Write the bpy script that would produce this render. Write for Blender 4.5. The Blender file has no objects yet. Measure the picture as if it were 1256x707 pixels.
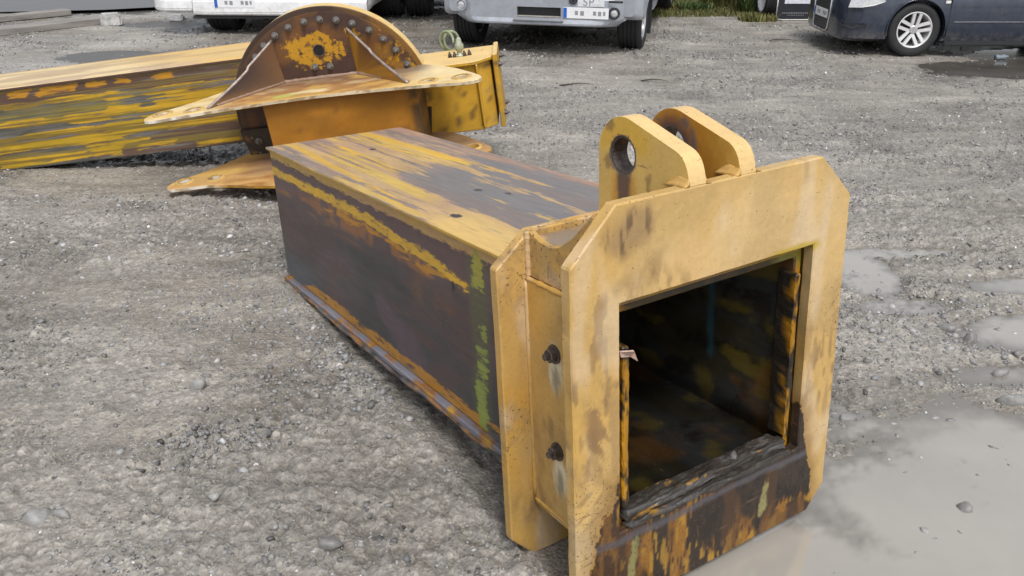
import bpy, bmesh, math, random
import numpy as np
from mathutils import Vector, Matrix

R = math.radians
scn = bpy.context.scene
C = scn.collection
random.seed(7)
rng = np.random.default_rng(11)

# ------------------------------------------------------------------ camera
cd = bpy.data.cameras.new('camera')
cd.sensor_width = 36.0
cd.lens = 36.0 * 1034.1 / 1256.0
cd.clip_start = 0.05
cd.clip_end = 2000
cam = bpy.data.objects.new('camera', cd)
C.objects.link(cam)
cam.location = (0, 0, 1.62)
cam.rotation_euler = (math.pi / 2 - 0.4384, 0, 0)
scn.camera = cam

# ------------------------------------------------------------------ sky, sun, exposure (overcast)
SUN_EL, SUN_AZ = R(58), R(166)          # azimuth clockwise from +Y: light from behind the camera, left
w = bpy.data.worlds.new('World')
scn.world = w
w.use_nodes = True
nt = w.node_tree
bg = nt.nodes['Background']
sky = nt.nodes.new('ShaderNodeTexSky')
sky.sky_type = 'NISHITA'
sky.sun_disc = False
sky.sun_elevation = SUN_EL
sky.sun_rotation = SUN_AZ
sky.air_density = 1.0
sky.dust_density = 3.0
hs = nt.nodes.new('ShaderNodeHueSaturation')
hs.inputs['Saturation'].default_value = 0.30
nt.links.new(sky.outputs[0], hs.inputs['Color'])
nt.links.new(hs.outputs[0], bg.inputs['Color'])
bg.inputs['Strength'].default_value = 0.13
sd = bpy.data.lights.new('sun', 'SUN')
sd.energy = 1.5
sd.angle = R(14)
sd.color = (1.0, 0.975, 0.94)
sun = bpy.data.objects.new('sun', sd)
C.objects.link(sun)
sun.location = (-3, -4, 8)
dirv = Vector((math.sin(SUN_AZ) * math.cos(SUN_EL), math.cos(SUN_AZ) * math.cos(SUN_EL), math.sin(SUN_EL)))
sun.rotation_euler = dirv.to_track_quat('Z', 'Y').to_euler()
scn.view_settings.view_transform = 'Standard'
scn.view_settings.look = 'None'
scn.view_settings.exposure = 0.52
scn.view_settings.gamma = 1.0

# ------------------------------------------------------------------ noise in numpy
def _h(i, j, k, s):
    n = (i.astype(np.int64) * 374761393 + j.astype(np.int64) * 668265263 + k.astype(np.int64) * 1440662683 + s * 974634667) & 0xFFFFFFFF
    n = ((n ^ (n >> 13)) * 1274126177) & 0xFFFFFFFF
    n = (n ^ (n >> 16)) & 0xFFFFFFFF
    return n / 4294967295.0

def vnoise(P, s=0):
    P = np.asarray(P, float)
    f = np.floor(P); t = P - f; t = t * t * (3 - 2 * t)
    x, y, z = f[:, 0], f[:, 1], f[:, 2]
    def g(a, b, c): return _h(x + a, y + b, z + c, s)
    tx, ty, tz = t[:, 0], t[:, 1], t[:, 2]
    a = g(0, 0, 0) * (1 - tx) + g(1, 0, 0) * tx
    b = g(0, 1, 0) * (1 - tx) + g(1, 1, 0) * tx
    c = g(0, 0, 1) * (1 - tx) + g(1, 0, 1) * tx
    d = g(0, 1, 1) * (1 - tx) + g(1, 1, 1) * tx
    return (a * (1 - ty) + b * ty) * (1 - tz) + (c * (1 - ty) + d * ty) * tz

def fbm(P, sc, o=4, s=0, gain=0.5):
    P = np.asarray(P, float) * np.asarray(sc, float)
    a, tot, r = 1.0, 0.0, 0
    for i in range(o):
        r = r + a * vnoise(P + 17.3 * i, s + i * 13)
        tot += a; a *= gain; P = P * 2.03
    return r / tot

def n2(x, y, s=0):
    """2-D value noise, -1..1"""
    fx = np.floor(x); fy = np.floor(y)
    tx = x - fx; ty = y - fy
    tx = tx * tx * (3 - 2 * tx); ty = ty * ty * (3 - 2 * ty)
    z = np.zeros_like(fx)
    a = _h(fx, fy, z, s) * (1 - tx) + _h(fx + 1, fy, z, s) * tx
    b = _h(fx, fy + 1, z, s) * (1 - tx) + _h(fx + 1, fy + 1, z, s) * tx
    return (a * (1 - ty) + b * ty) * 2 - 1

def ss(e0, e1, x):
    t = np.clip((x - e0) / (e1 - e0 + 1e-12), 0, 1)
    return t * t * (3 - 2 * t)

def mixc(c, col, m):
    m = np.clip(m, 0, 1)[:, None]
    return c * (1 - m) + np.asarray(col)[None, :] * m

# ------------------------------------------------------------------ materials
def newmat(name):
    m = bpy.data.materials.new(name); m.use_nodes = True
    t = m.node_tree
    return m, t, t.nodes['Principled BSDF']

def nd(t, typ, **kw):
    n = t.nodes.new(typ)
    for k, v in kw.items():
        if k in n.inputs: n.inputs[k].default_value = v
        else: setattr(n, k, v)
    return n

def noise_node(t, scale, detail=6, rough=0.6, coord='Object', stretch=None):
    tc = nd(t, 'ShaderNodeTexCoord')
    src = tc.outputs[coord]
    if stretch:
        mp = nd(t, 'ShaderNodeMapping'); mp.inputs['Scale'].default_value = stretch
        t.links.new(src, mp.inputs['Vector']); src = mp.outputs[0]
    n = nd(t, 'ShaderNodeTexNoise', Scale=scale, Detail=detail, Roughness=rough)
    t.links.new(src, n.inputs['Vector'])
    return n

def ramp(t, fac, stops):
    r = nd(t, 'ShaderNodeValToRGB')
    e = r.color_ramp.elements
    while len(e) < len(stops): e.new(0.5)
    for el, (p, c) in zip(e, stops):
        el.position = p
        el.color = (c, c, c, 1) if not hasattr(c, '__len__') else (*c, 1)
    t.links.new(fac, r.inputs[0])
    return r

def mixrgb(t, fac, a, b, mode='MIX'):
    m = nd(t, 'ShaderNodeMix', data_type='RGBA', blend_type=mode)
    for sock, val in ((m.inputs[0], fac), (m.inputs[6], a), (m.inputs[7], b)):
        if hasattr(val, 'links'): t.links.new(val, sock)
        elif hasattr(val, '__len__'): sock.default_value = (*val, 1)
        else: sock.default_value = val
    return m.outputs[2]

def add_bump(t, p, h, strength, dist):
    b = nd(t, 'ShaderNodeBump', Strength=strength, Distance=dist)
    t.links.new(h, b.inputs['Height']); t.links.new(b.outputs[0], p.inputs['Normal'])

def painted(name, rough=(0.35, 0.65), chips=0.5, stretch=(1, 1, 1), bump=0.25, chipcol=(0.07, 0.04, 0.025), spec=0.4, gr=.22, edge=26, ragged=.9, scr=(1, 1, 1), soft=.025):
    """weathered paint in two layers ('paint' = what lies under, 'coat' = the paint left on it): the torn edge between
    them, chips, scratches and grain come from fine noise"""
    m, t, p = newmat(name)
    at = nd(t, 'ShaderNodeAttribute', attribute_name='paint')
    co = nd(t, 'ShaderNodeAttribute', attribute_name='coat')
    f = noise_node(t, 70, 8, 0.72, stretch=stretch)
    f2 = noise_node(t, 9, 6, 0.65, stretch=stretch)
    fe = noise_node(t, edge, 10, 0.72, stretch=stretch)
    def mth(op, a, b=None):
        n = nd(t, 'ShaderNodeMath', operation=op)
        for k, q in enumerate((a, b)):
            if q is None: continue
            if hasattr(q, 'links'): t.links.new(q, n.inputs[k])
            else: n.inputs[k].default_value = q
        return n.outputs[0]
    mm = mth('ADD', co.outputs['Alpha'], mth('MULTIPLY', mth('SUBTRACT', fe.outputs[0], .5), ragged))
    fac = ramp(t, mm, [(0.5 - soft, 0.0), (0.5 + soft, 1.0)]).outputs[0]
    v = mixrgb(t, fac, at.outputs['Color'], co.outputs['Color'])
    v = mixrgb(t, 1.0, v, ramp(t, f.outputs[0], [(0.25, 1 - gr), (0.75, 1 + gr * .8)]).outputs[0], 'MULTIPLY')
    v = mixrgb(t, 0.5, v, ramp(t, f2.outputs[0], [(0.3, 1 - gr), (0.7, 1 + gr * .6)]).outputs[0], 'MULTIPLY')
    # chips of two sizes and fine scratches, thicker where the part is grimy
    f3 = noise_node(t, 42, 6, 0.75, stretch=stretch)
    f4 = noise_node(t, 130, 3, 0.6)
    s1 = noise_node(t, 30, 5, 0.7, stretch=(scr[0] * .35, scr[1] * .35, scr[2] * 3.2))
    s2 = noise_node(t, 34, 5, 0.7, stretch=(scr[0] * 3.0, scr[1] * 3.0, scr[2] * .4))
    g = at.outputs['Alpha']
    def thr(n, lo, w): return ramp(t, mth('ADD', n.outputs[0], mth('MULTIPLY', g, .10)), [(lo, 0.0), (lo + w, 1.0)]).outputs[0]
    ch = mth('MAXIMUM', thr(f3, .705, .018), thr(f4, .70, .02))
    sc = mth('MULTIPLY', mth('MAXIMUM', thr(s1, .70, .02), thr(s2, .71, .02)), .75)
    v = mixrgb(t, mth('MULTIPLY', sc, chips), v, (chipcol[0] * 2, chipcol[1] * 2, chipcol[2] * 2))
    v = mixrgb(t, mth('MULTIPLY', ch, chips), v, chipcol)
    t.links.new(v, p.inputs['Base Color'])
    rr = ramp(t, f2.outputs[0], [(0.3, rough[0]), (0.7, rough[1])])
    t.links.new(rr.outputs[0], p.inputs['Roughness'])
    p.inputs['Specular IOR Level'].default_value = spec
    hh = mth('ADD', mth('MULTIPLY', f.outputs[0], .5), mth('SUBTRACT', mth('MULTIPLY', fac, .35), mth('MULTIPLY', ch, .5)))
    add_bump(t, p, hh, bump, 0.004)
    return m

def plain(name, col, rough=0.5, metal=0.0, var=0.25, scale=30, bump=0.0, coat=0.0, spec=0.5, stretch=None, col2=None):
    m, t, p = newmat(name)
    n = noise_node(t, scale, 6, 0.65, stretch=stretch)
    if col2 is None:
        lo = tuple(c * (1 - var) for c in col); hi = tuple(min(1, c * (1 + var)) for c in col)
    else: lo, hi = col, col2
    r = ramp(t, n.outputs[0], [(0.3, lo), (0.7, hi)])
    t.links.new(r.outputs[0], p.inputs['Base Color'])
    rr = ramp(t, n.outputs[0], [(0.3, max(0.02, rough * 0.8)), (0.7, min(1, rough * 1.2))])
    t.links.new(rr.outputs[0], p.inputs['Roughness'])
    p.inputs['Metallic'].default_value = metal
    p.inputs['Specular IOR Level'].default_value = spec
    if coat: p.inputs['Coat Weight'].default_value = coat; p.inputs['Coat Roughness'].default_value = 0.05
    if bump: add_bump(t, p, n.outputs[0], bump, 0.01)
    return m

# ------------------------------------------------------------------ object helpers
def tag(o, label=None, cat=None, group=None, kind=None):
    if label: o['label'] = label
    if cat: o['category'] = cat
    if group: o['group'] = group
    if kind: o['kind'] = kind
    return o

def empty(name, loc, rot=None):
    o = bpy.data.objects.new(name, None); C.objects.link(o)
    o.empty_display_size = 0.1
    o.location = loc
    if rot is not None: o.rotation_euler = rot
    return o

def paint_mesh(me, fn):
    nl = len(me.loops)
    vi = np.empty(nl, np.int32); me.loops.foreach_get('vertex_index', vi)
    co = np.empty(len(me.vertices) * 3); me.vertices.foreach_get('co', co); co = co.reshape(-1, 3)
    pn = np.empty(len(me.polygons) * 3); me.polygons.foreach_get('normal', pn); pn = pn.reshape(-1, 3)
    lt = np.empty(len(me.polygons), np.int32); me.polygons.foreach_get('loop_total', lt)
    N = np.repeat(pn, lt, axis=0)
    P = co[vi]
    r = fn(P, N)
    if isinstance(r, tuple): under, coat, m, grime = r
    else: under, coat, m, grime = r, r, np.ones(nl), np.full(nl, .25)
    for nm, c3, a4 in (('paint', under, grime), ('coat', coat, m)):
        a = me.color_attributes.new(nm, 'FLOAT_COLOR', 'CORNER')
        out = np.ones((nl, 4)); out[:, :3] = np.clip(c3, 0, 1); out[:, 3] = np.clip(a4, 0, 1)
        a.data.foreach_set('color', out.ravel())

def part(name, bm, mat, parent=None, paint=None, smooth=False):
    me = bpy.data.meshes.new(name)
    bm.normal_update()
    bm.to_mesh(me); bm.free()
    if smooth: me.polygons.foreach_set('use_smooth', [True] * len(me.polygons))
    for mm in (mat if isinstance(mat, (list, tuple)) else [mat]): me.materials.append(mm)
    if paint: paint_mesh(me, paint)
    o = bpy.data.objects.new(name, me); C.objects.link(o)
    if parent: o.parent = parent
    return o

def from_np(name, V, F, mat, parent=None, smooth=False):
    V = np.asarray(V, np.float32); F = np.asarray(F, np.int32)
    me = bpy.data.meshes.new(name)
    k = F.shape[1]
    me.vertices.add(len(V)); me.vertices.foreach_set('co', V.ravel())
    me.loops.add(F.size); me.loops.foreach_set('vertex_index', F.ravel())
    me.polygons.add(len(F)); me.polygons.foreach_set('loop_start', np.arange(0, F.size, k, dtype=np.int32))
    if smooth: me.polygons.foreach_set('use_smooth', np.ones(len(F), bool))
    me.update(calc_edges=True); me.validate()
    me.materials.append(mat)
    o = bpy.data.objects.new(name, me); C.objects.link(o)
    if parent: o.parent = parent
    return o

def box(bm, x0, x1, y0, y1, z0, z1, M=None):
    vs = [bm.verts.new((x, y, z)) for x in (x0, x1) for y in (y0, y1) for z in (z0, z1)]
    if M is not None:
        for q in vs: q.co = M @ q.co
    for f in ((0, 1, 3, 2), (4, 6, 7, 5), (0, 4, 5, 1), (2, 3, 7, 6), (0, 2, 6, 4), (1, 5, 7, 3)):
        bm.faces.new([vs[i] for i in f])
    return vs

def bev(bm, off=0.003, seg=1, ang=30):
    bmesh.ops.remove_doubles(bm, verts=bm.verts, dist=1e-5)
    bm.normal_update()
    es = [e for e in bm.edges if len(e.link_faces) == 2 and e.calc_face_angle(0) > R(ang)]
    if es: bmesh.ops.bevel(bm, geom=es, offset=off, segments=seg, affect='EDGES', clamp_overlap=True)
    return bm

def gridcut(bm, res, axes='xyz'):
    co = np.array([v.co[:] for v in bm.verts])
    lo, hi = co.min(0), co.max(0)
    for a in axes:
        i = 'xyz'.index(a)
        r = res[i] if hasattr(res, '__len__') else res
        n = int((hi[i] - lo[i]) / r)
        no = [0, 0, 0]; no[i] = 1
        for k in range(1, n + 1):
            c = [0, 0, 0]; c[i] = lo[i] + (hi[i] - lo[i]) * k / (n + 1)
            bmesh.ops.bisect_plane(bm, geom=bm.verts[:] + bm.edges[:] + bm.faces[:], dist=1e-6, plane_co=c, plane_no=no)
    return bm

def poly_plate(outline, holes, to3, thick):
    """outline/holes: 2-D loops; to3(a, b, t) -> 3-D; t runs 0..thick"""
    bm = bmesh.new()
    es = []
    for lp in [outline] + list(holes):
        vs = [bm.verts.new(to3(a, b, 0)) for a, b in lp]
        for i in range(len(vs)): es.append(bm.edges.new((vs[i], vs[(i + 1) % len(vs)])))
    bmesh.ops.triangle_fill(bm, use_beauty=True, use_dissolve=False, edges=es)
    d = Vector(to3(0, 0, thick)) - Vector(to3(0, 0, 0))
    r = bmesh.ops.extrude_face_region(bm, geom=bm.faces[:])
    bmesh.ops.translate(bm, vec=d, verts=[g for g in r['geom'] if isinstance(g, bmesh.types.BMVert)])
    bmesh.ops.recalc_face_normals(bm, faces=bm.faces)
    return bm

def lump(bm, am, sc, s=0):
    co = np.array([v.co[:] for v in bm.verts])
    d = np.stack([fbm(co, sc, 3, s + k) - .5 for k in range(3)], -1) * 2 * am
    for v, q in zip(bm.verts, d): v.co += Vector(q)
    return bm
def circ(cx, cy, r, n=20, a0=0, a1=2 * math.pi, ry=None):
    full = abs(a1 - a0 - 2 * math.pi) < 1e-6
    return [(cx + r * math.cos(a0 + (a1 - a0) * i / (n if full else n - 1)), cy + (ry or r) * math.sin(a0 + (a1 - a0) * i / (n if full else n - 1))) for i in range(n)]

def lathe(bm, prof, n=32, M=None, close=False):
    """prof: (r, h) pairs; axis = local Z, M maps to the part frame"""
    M = M or Matrix()
    rings = []
    for r, h in prof:
        rings.append([bm.verts.new(M @ Vector((r * math.cos(2 * math.pi * i / n), r * math.sin(2 * math.pi * i / n), h))) for i in range(n)])
    idx = list(range(len(rings) - 1)) + ([len(rings) - 1] if close else [])
    for k in idx:
        a, b = rings[k], rings[(k + 1) % len(rings)]
        for i in range(n): bm.faces.new((a[i], a[(i + 1) % n], b[(i + 1) % n], b[i]))
    if not close:
        if prof[0][0] > 1e-4: bm.faces.new(rings[0][::-1])
        if prof[-1][0] > 1e-4: bm.faces.new(rings[-1])
    bmesh.ops.remove_doubles(bm, verts=bm.verts, dist=1e-6)
    bmesh.ops.recalc_face_normals(bm, faces=bm.faces)
    return bm

def tube(bm, pts, r, n=8, closed=False, cap=True):
    pts = [Vector(p) for p in pts]
    rs = [float(q) for q in r] if hasattr(r, '__len__') else [float(r)] * len(pts)
    rings = []
    up = Vector((0.13, 0.21, 0.97))
    for i, p in enumerate(pts):
        a = pts[(i - 1) % len(pts)] if (closed or i > 0) else p
        b = pts[(i + 1) % len(pts)] if (closed or i < len(pts) - 1) else p
        d = (b - a).normalized()
        s = d.cross(up)
        if s.length < 1e-3: s = d.cross(Vector((1, 0, 0)))
        s.normalize(); q = s.cross(d)
        rings.append([bm.verts.new(p + rs[i] * (math.cos(2 * math.pi * k / n) * s + math.sin(2 * math.pi * k / n) * q)) for k in range(n)])
    for i in range(len(rings) if closed else len(rings) - 1):
        a, b = rings[i], rings[(i + 1) % len(rings)]
        for k in range(n): bm.faces.new((a[k], a[(k + 1) % n], b[(k + 1) % n], b[k]))
    if not closed and cap:
        bm.faces.new(rings[0][::-1]); bm.faces.new(rings[-1])
    bmesh.ops.recalc_face_normals(bm, faces=bm.faces)
    return bm

def axis_matrix(origin, zdir, xhint=(1, 0, 0)):
    z = Vector(zdir).normalized(); x = Vector(xhint)
    x = (x - z * x.dot(z))
    if x.length < 1e-4: x = Vector((0, 1, 0)) - z * z.y
    x.normalize(); y = z.cross(x)
    M = Matrix((x, y, z)).transposed().to_4x4()
    M.translation = Vector(origin)
    return M

def frame_rot(u, v, w_):
    return Matrix((Vector(u), Vector(v), Vector(w_))).transposed().to_euler()

# ------------------------------------------------------------------ the ground
WATER = -0.016
PUDDLES = [  # cx, cy, rx, ry, depth
    (1.45, 2.02, 0.62, 0.48, .065), (1.15, 1.55, 0.75, 0.35, .050), (1.75, 1.6, 0.6, 0.6, .05), (2.0, 2.2, 0.35, 0.25, .03),
    (0.70, 1.66, 0.36, 0.30, .085), (0.80, 1.50, 0.46, 0.36, .07), (0.95, 1.80, 0.20, 0.25, .03),
    (1.66, 3.62, 0.16, 0.32, .055), (1.72, 3.30, 0.25, 0.12, .045), (2.15, 3.05, 0.40, 0.20, .055), (1.95, 3.9, 0.40, 0.08, .035), (2.05, 2.72, .45, .10, .045), (2.45, 3.5, .45, .12, .05),
    (5.25, 8.75, 0.95, 0.50, .07), (6.6, 9.2, 1.4, 0.8, .07),
    (-4.45, 9.45, 0.62, 0.42, .06), (-4.75, 12.0, 0.75, 0.35, .06),
    (-6.6, 13.6, 1.0, 0.5, .05),
]
def rough_patch(x, y):
    """0 = smooth trodden mud, 1 = loose rough gravel"""
    return ss(-.55, .45, n2(x * 1.3 + .3 * y, y * 2.0, 31) + .55 * n2(x * 4.3, y * 6, 32))
def ground_h(x, y):
    x = np.asarray(x, float); y = np.asarray(y, float)
    z = 0.016 * n2(x * 0.9, y * 0.9, 3) + 0.011 * n2(x * 2.7, y * 2.7, 4)
    a = 0.18
    xr = x * math.cos(a) + y * math.sin(a); yr = -x * math.sin(a) + y * math.cos(a)
    wob = 0.25 * n2(x * 1.3, y * 1.3, 9)
    z = z + 0.008 * n2(xr * 1.1, yr * 5.5 + wob, 5) + 0.005 * n2(xr * 2.5, yr * 14 + 2 * wob, 6)
    r1 = 1 - np.abs(n2(x * 15, y * 15, 7)); r2 = 1 - np.abs(n2(x * 31 + 3 * wob, y * 31, 8))
    patch = rough_patch(x, y)
    c1 = np.abs(n2(x * 24 + 2 * wob, y * 30, 16)); c2 = np.abs(n2(x * 47, y * 55, 17))
    k1 = np.abs(n2(xr * 9, yr * 20 + 2 * wob, 18))
    z = z + 0.008 * (r1 - 0.5) + 0.012 * (k1 - .3) * patch + (0.20 + 1.0 * patch) * (0.012 * (r2 - 0.5) + 0.010 * (c1 - .3) + 0.008 * (c2 - .3) + 0.008 * n2(x * 66, y * 66, 10) + 0.002 * n2(x * 140, y * 140, 12))
    # scraped furrows near the foot of the beam
    fm = np.exp(-((x + .12) ** 2 / .12 + (y - 2.42) ** 2 / .05)); q = (x * .93 + y * .36)
    z = z - 0.016 * fm * ss(.1, .6, n2(q * 16, y * 2.2, 19))
    # clods: rough crumbly patches
    for cx, cy, rr, am in ((-.98, 2.28, .14, .05), (-1.14, 2.13, .08, .03), (-0.45, 2.75, .3, .014), (-1.9, 2.9, .35, .012), (-1.35, 2.75, .3, .012), (0.25, 2.2, .25, .010)):
        m = np.exp(-((x - cx) ** 2 + ((y - cy) * 1.6) ** 2) / rr ** 2)
        z = z + am * m * (np.abs(n2(x * 26, y * 26, 14)) + 0.5 * n2(x * 60, y * 60, 15))
    e = 0.35 * n2(x * 3.1, y * 3.1, 21) + 0.25 * n2(x * 8, y * 8, 22)
    dep = np.zeros_like(x)
    for cx, cy, rx, ry, d in PUDDLES:
        r = np.sqrt(((x - cx) / rx) ** 2 + ((y - cy) / ry) ** 2) + 0.28 * e
        dep = np.maximum(dep, d * ss(1.45, 0.35, r))
    z = z - dep
    # nothing pokes through the steel lying on it; mud is banked up along its foot
    p = np.stack([x - .5297, y - 1.7194], -1)
    lu = p[..., 0] * .841 + p[..., 1] * .541; lv = -p[..., 0] * .541 + p[..., 1] * .841
    z = z + 0.022 * np.exp(-((np.abs(lu) - .40) / .07) ** 2) * ss(.45, .9, lv) * ss(2.6, 2.3, lv) * (.6 + .6 * n2(x * 9, y * 9, 41))
    under = ss(.40, .34, np.abs(lu)) * ss(-.12, -.02, lv) * ss(2.6, 2.42, lv)
    z = z * (1 - under) + np.minimum(z, 0.002 - 0.004 * ss(.4, 0, lv)) * under
    return z

def axis_lines(lo, hi, step, far, grow):
    a = list(np.arange(lo, hi, step))
    s, x = step, hi
    while x < far: a.append(x); s *= grow; x += s
    s, x = step, lo - step
    while x > -far: a.insert(0, x); s *= grow; x -= s
    return np.array(a)

def ground_material():
    m, t, p = newmat('wet_gravel_mud')
    n1 = noise_node(t, 1.1, 8, 0.65); nf = noise_node(t, 38, 10, 0.75); nm = noise_node(t, 7, 8, 0.7)
    vo = nd(t, 'ShaderNodeTexVoronoi', Scale=85.0); tc = nd(t, 'ShaderNodeTexCoord'); t.links.new(tc.outputs['Object'], vo.inputs['Vector'])
    c = ramp(t, n1.outputs[0], [(0.3, (.243, .226, .202)), (0.7, (.348, .327, .295))]).outputs[0]
    c = mixrgb(t, 0.75, c, ramp(t, nm.outputs[0], [(0.3, .86), (0.7, 1.14)]).outputs[0], 'MULTIPLY')
    c = mixrgb(t, 0.8, c, ramp(t, nf.outputs[0], [(0.3, .45), (0.72, 1.42)]).outputs[0], 'MULTIPLY')
    trk = noise_node(t, 2.2, 6, 0.6, stretch=(.45, 2.6, 1))
    c = mixrgb(t, 0.8, c, ramp(t, trk.outputs[0], [(0.32, .74), (0.68, 1.26)]).outputs[0], 'MULTIPLY')
    lo_ = nd(t, 'ShaderNodeAttribute', attribute_name='loose')
    c = mixrgb(t, 1.0, c, ramp(t, lo_.outputs['Fac'], [(0.0, (1.13, 1.12, 1.10)), (1.0, (.90, .895, .885))]).outputs[0], 'MULTIPLY')
    vs = nd(t, 'ShaderNodeSeparateColor'); t.links.new(vo.outputs['Color'], vs.inputs[0])
    c = mixrgb(t, 0.45, c, ramp(t, vs.outputs[0], [(0.0, .65), (0.7, 1.0), (1.0, 1.6)]).outputs[0], 'MULTIPLY')
    # wetter (darker, glossier) where the ground lies low
    g = nd(t, 'ShaderNodeNewGeometry'); sx = nd(t, 'ShaderNodeSeparateXYZ'); t.links.new(g.outputs['Position'], sx.inputs[0])
    mr = nd(t, 'ShaderNodeMapRange'); t.links.new(sx.outputs['Z'], mr.inputs[0])
    mr.inputs[1].default_value = 0.012; mr.inputs[2].default_value = -0.018; mr.inputs[3].default_value = 0; mr.inputs[4].default_value = 1
    c = mixrgb(t, mr.outputs[0], c, mixrgb(t, 1.0, c, (.66, .645, .62), 'MULTIPLY'))
    t.links.new(c, p.inputs['Base Color'])
    rr = nd(t, 'ShaderNodeMapRange'); t.links.new(mr.outputs[0], rr.inputs[0])
    rr.inputs[3].default_value = 0.52; rr.inputs[4].default_value = 0.28
    dm = noise_node(t, .9, 7, 0.6)
    dr = ramp(t, dm.outputs[0], [(0.46, 1.0), (0.60, 0.52)])
    mu = nd(t, 'ShaderNodeMath', operation='MULTIPLY'); t.links.new(rr.outputs[0], mu.inputs[0]); t.links.new(dr.outputs[0], mu.inputs[1])
    t.links.new(mu.outputs[0], p.inputs['Roughness'])
    hsum = nd(t, 'ShaderNodeMath', operation='ADD'); t.links.new(nf.outputs[0], hsum.inputs[0]); t.links.new(vo.outputs['Distance'], hsum.inputs[1])
    add_bump(t, p, hsum.outputs[0], 0.55, 0.008)
    return m
GM = ground_material()

def build_ground():
    xs = axis_lines(-1.9, 2.4, 0.011, 600, 1.021)
    ys = [-600, -200, -60, -20, -8, -3, -1, 0, .5] + list(np.arange(.8, 1.2, .04)) + list(np.arange(1.2, 4.2, 0.0115))
    s, y = 0.0115, 4.2
    while y < 900:
        ys.append(y); s *= 1.012 if y < 16 else 1.15; y += s
    ys = np.array(ys)
    X, Y = np.meshgrid(xs, ys)
    Z = ground_h(X.ravel(), Y.ravel()).reshape(X.shape)
    far = ss(30, 14, np.hypot(X, Y))
    Z = Z * far
    V = np.stack([X, Y, Z], -1).reshape(-1, 3)
    nx, ny = len(xs), len(ys)
    i = np.arange(ny - 1)[:, None] * nx + np.arange(nx - 1)[None, :]
    F = np.stack([i, i + 1, i + nx + 1, i + nx], -1).reshape(-1, 4)
    o = from_np('ground', V, F, GM, smooth=True)
    pt_ = rough_patch(X.ravel(), Y.ravel())
    a = o.data.attributes.new('loose', 'FLOAT', 'POINT'); a.data.foreach_set('value', pt_.astype(np.float32))
    tag(o, kind='structure')
build_ground()

def water_material():
    m, t, p = newmat('muddy_water')
    at = nd(t, 'ShaderNodeAttribute', attribute_name='paint')
    n = noise_node(t, 2.5, 5, 0.6)
    c = mixrgb(t, 1.0, at.outputs['Color'], ramp(t, n.outputs[0], [(0.3, .92), (0.7, 1.08)]).outputs[0], 'MULTIPLY')
    t.links.new(c, p.inputs['Base Color'])
    p.inputs['Roughness'].default_value = 0.03
    p.inputs['IOR'].default_value = 2.1
    n = noise_node(t, 14, 3, 0.5)
    add_bump(t, p, n.outputs[0], 0.03, 0.01)
    return m
WM = water_material()
WM2 = plain('dark_shallow_water', (.085, .078, .068), .12, 0, .3, 3)
WM3 = plain('dark_reflection_puddle', (.085, .081, .075), .42, 0, .35, 6, .3, spec=.25)  # far left puddles: dark reflections put into a dull dark colour
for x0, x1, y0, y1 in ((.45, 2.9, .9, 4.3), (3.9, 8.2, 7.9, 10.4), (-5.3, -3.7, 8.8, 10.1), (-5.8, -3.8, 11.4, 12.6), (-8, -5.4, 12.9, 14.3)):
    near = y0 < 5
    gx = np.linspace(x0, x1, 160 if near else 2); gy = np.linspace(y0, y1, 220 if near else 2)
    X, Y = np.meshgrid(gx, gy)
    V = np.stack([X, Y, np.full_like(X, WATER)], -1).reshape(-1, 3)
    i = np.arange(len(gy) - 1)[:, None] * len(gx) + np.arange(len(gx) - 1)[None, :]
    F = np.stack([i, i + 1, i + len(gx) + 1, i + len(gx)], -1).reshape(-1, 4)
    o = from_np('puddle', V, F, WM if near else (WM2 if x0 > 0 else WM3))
    if near:                                                        # clearer, mud-coloured water where it is shallow
        dpt = WATER - ground_h(V[:, 0], V[:, 1])
        k = ss(.0, .030, dpt)
        col = mixc(np.tile(np.array((.165, .152, .130)), (len(V), 1)), (.318, .300, .268), k)
        a = o.data.color_attributes.new('paint', 'FLOAT_COLOR', 'POINT')
        out = np.ones((len(V), 4)); out[:, :3] = col; a.data.foreach_set('color', out.ravel())
    tag(o, kind='structure')

# loose gravel (uncountable) and the bigger stones one could pick up
def ico(sub=1):
    b = bmesh.new(); bmesh.ops.create_icosphere(b, subdivisions=sub, radius=1)
    V = np.array([v.co[:] for v in b.verts]); F = np.array([[v.index for v in f.verts] for f in b.faces]); b.free()
    return V, F

def stone_material():
    m, t, p = newmat('stone')
    at = nd(t, 'ShaderNodeAttribute', attribute_name='paint')
    n = noise_node(t, 60, 6, 0.7)
    c = mixrgb(t, 0.8, at.outputs['Color'], ramp(t, n.outputs[0], [(0.3, .7), (0.7, 1.25)]).outputs[0], 'MULTIPLY')
    t.links.new(c, p.inputs['Base Color'])
    p.inputs['Roughness'].default_value = 0.5
    add_bump(t, p, n.outputs[0], 0.3, 0.004)
    return m
SM = stone_material()

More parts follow.
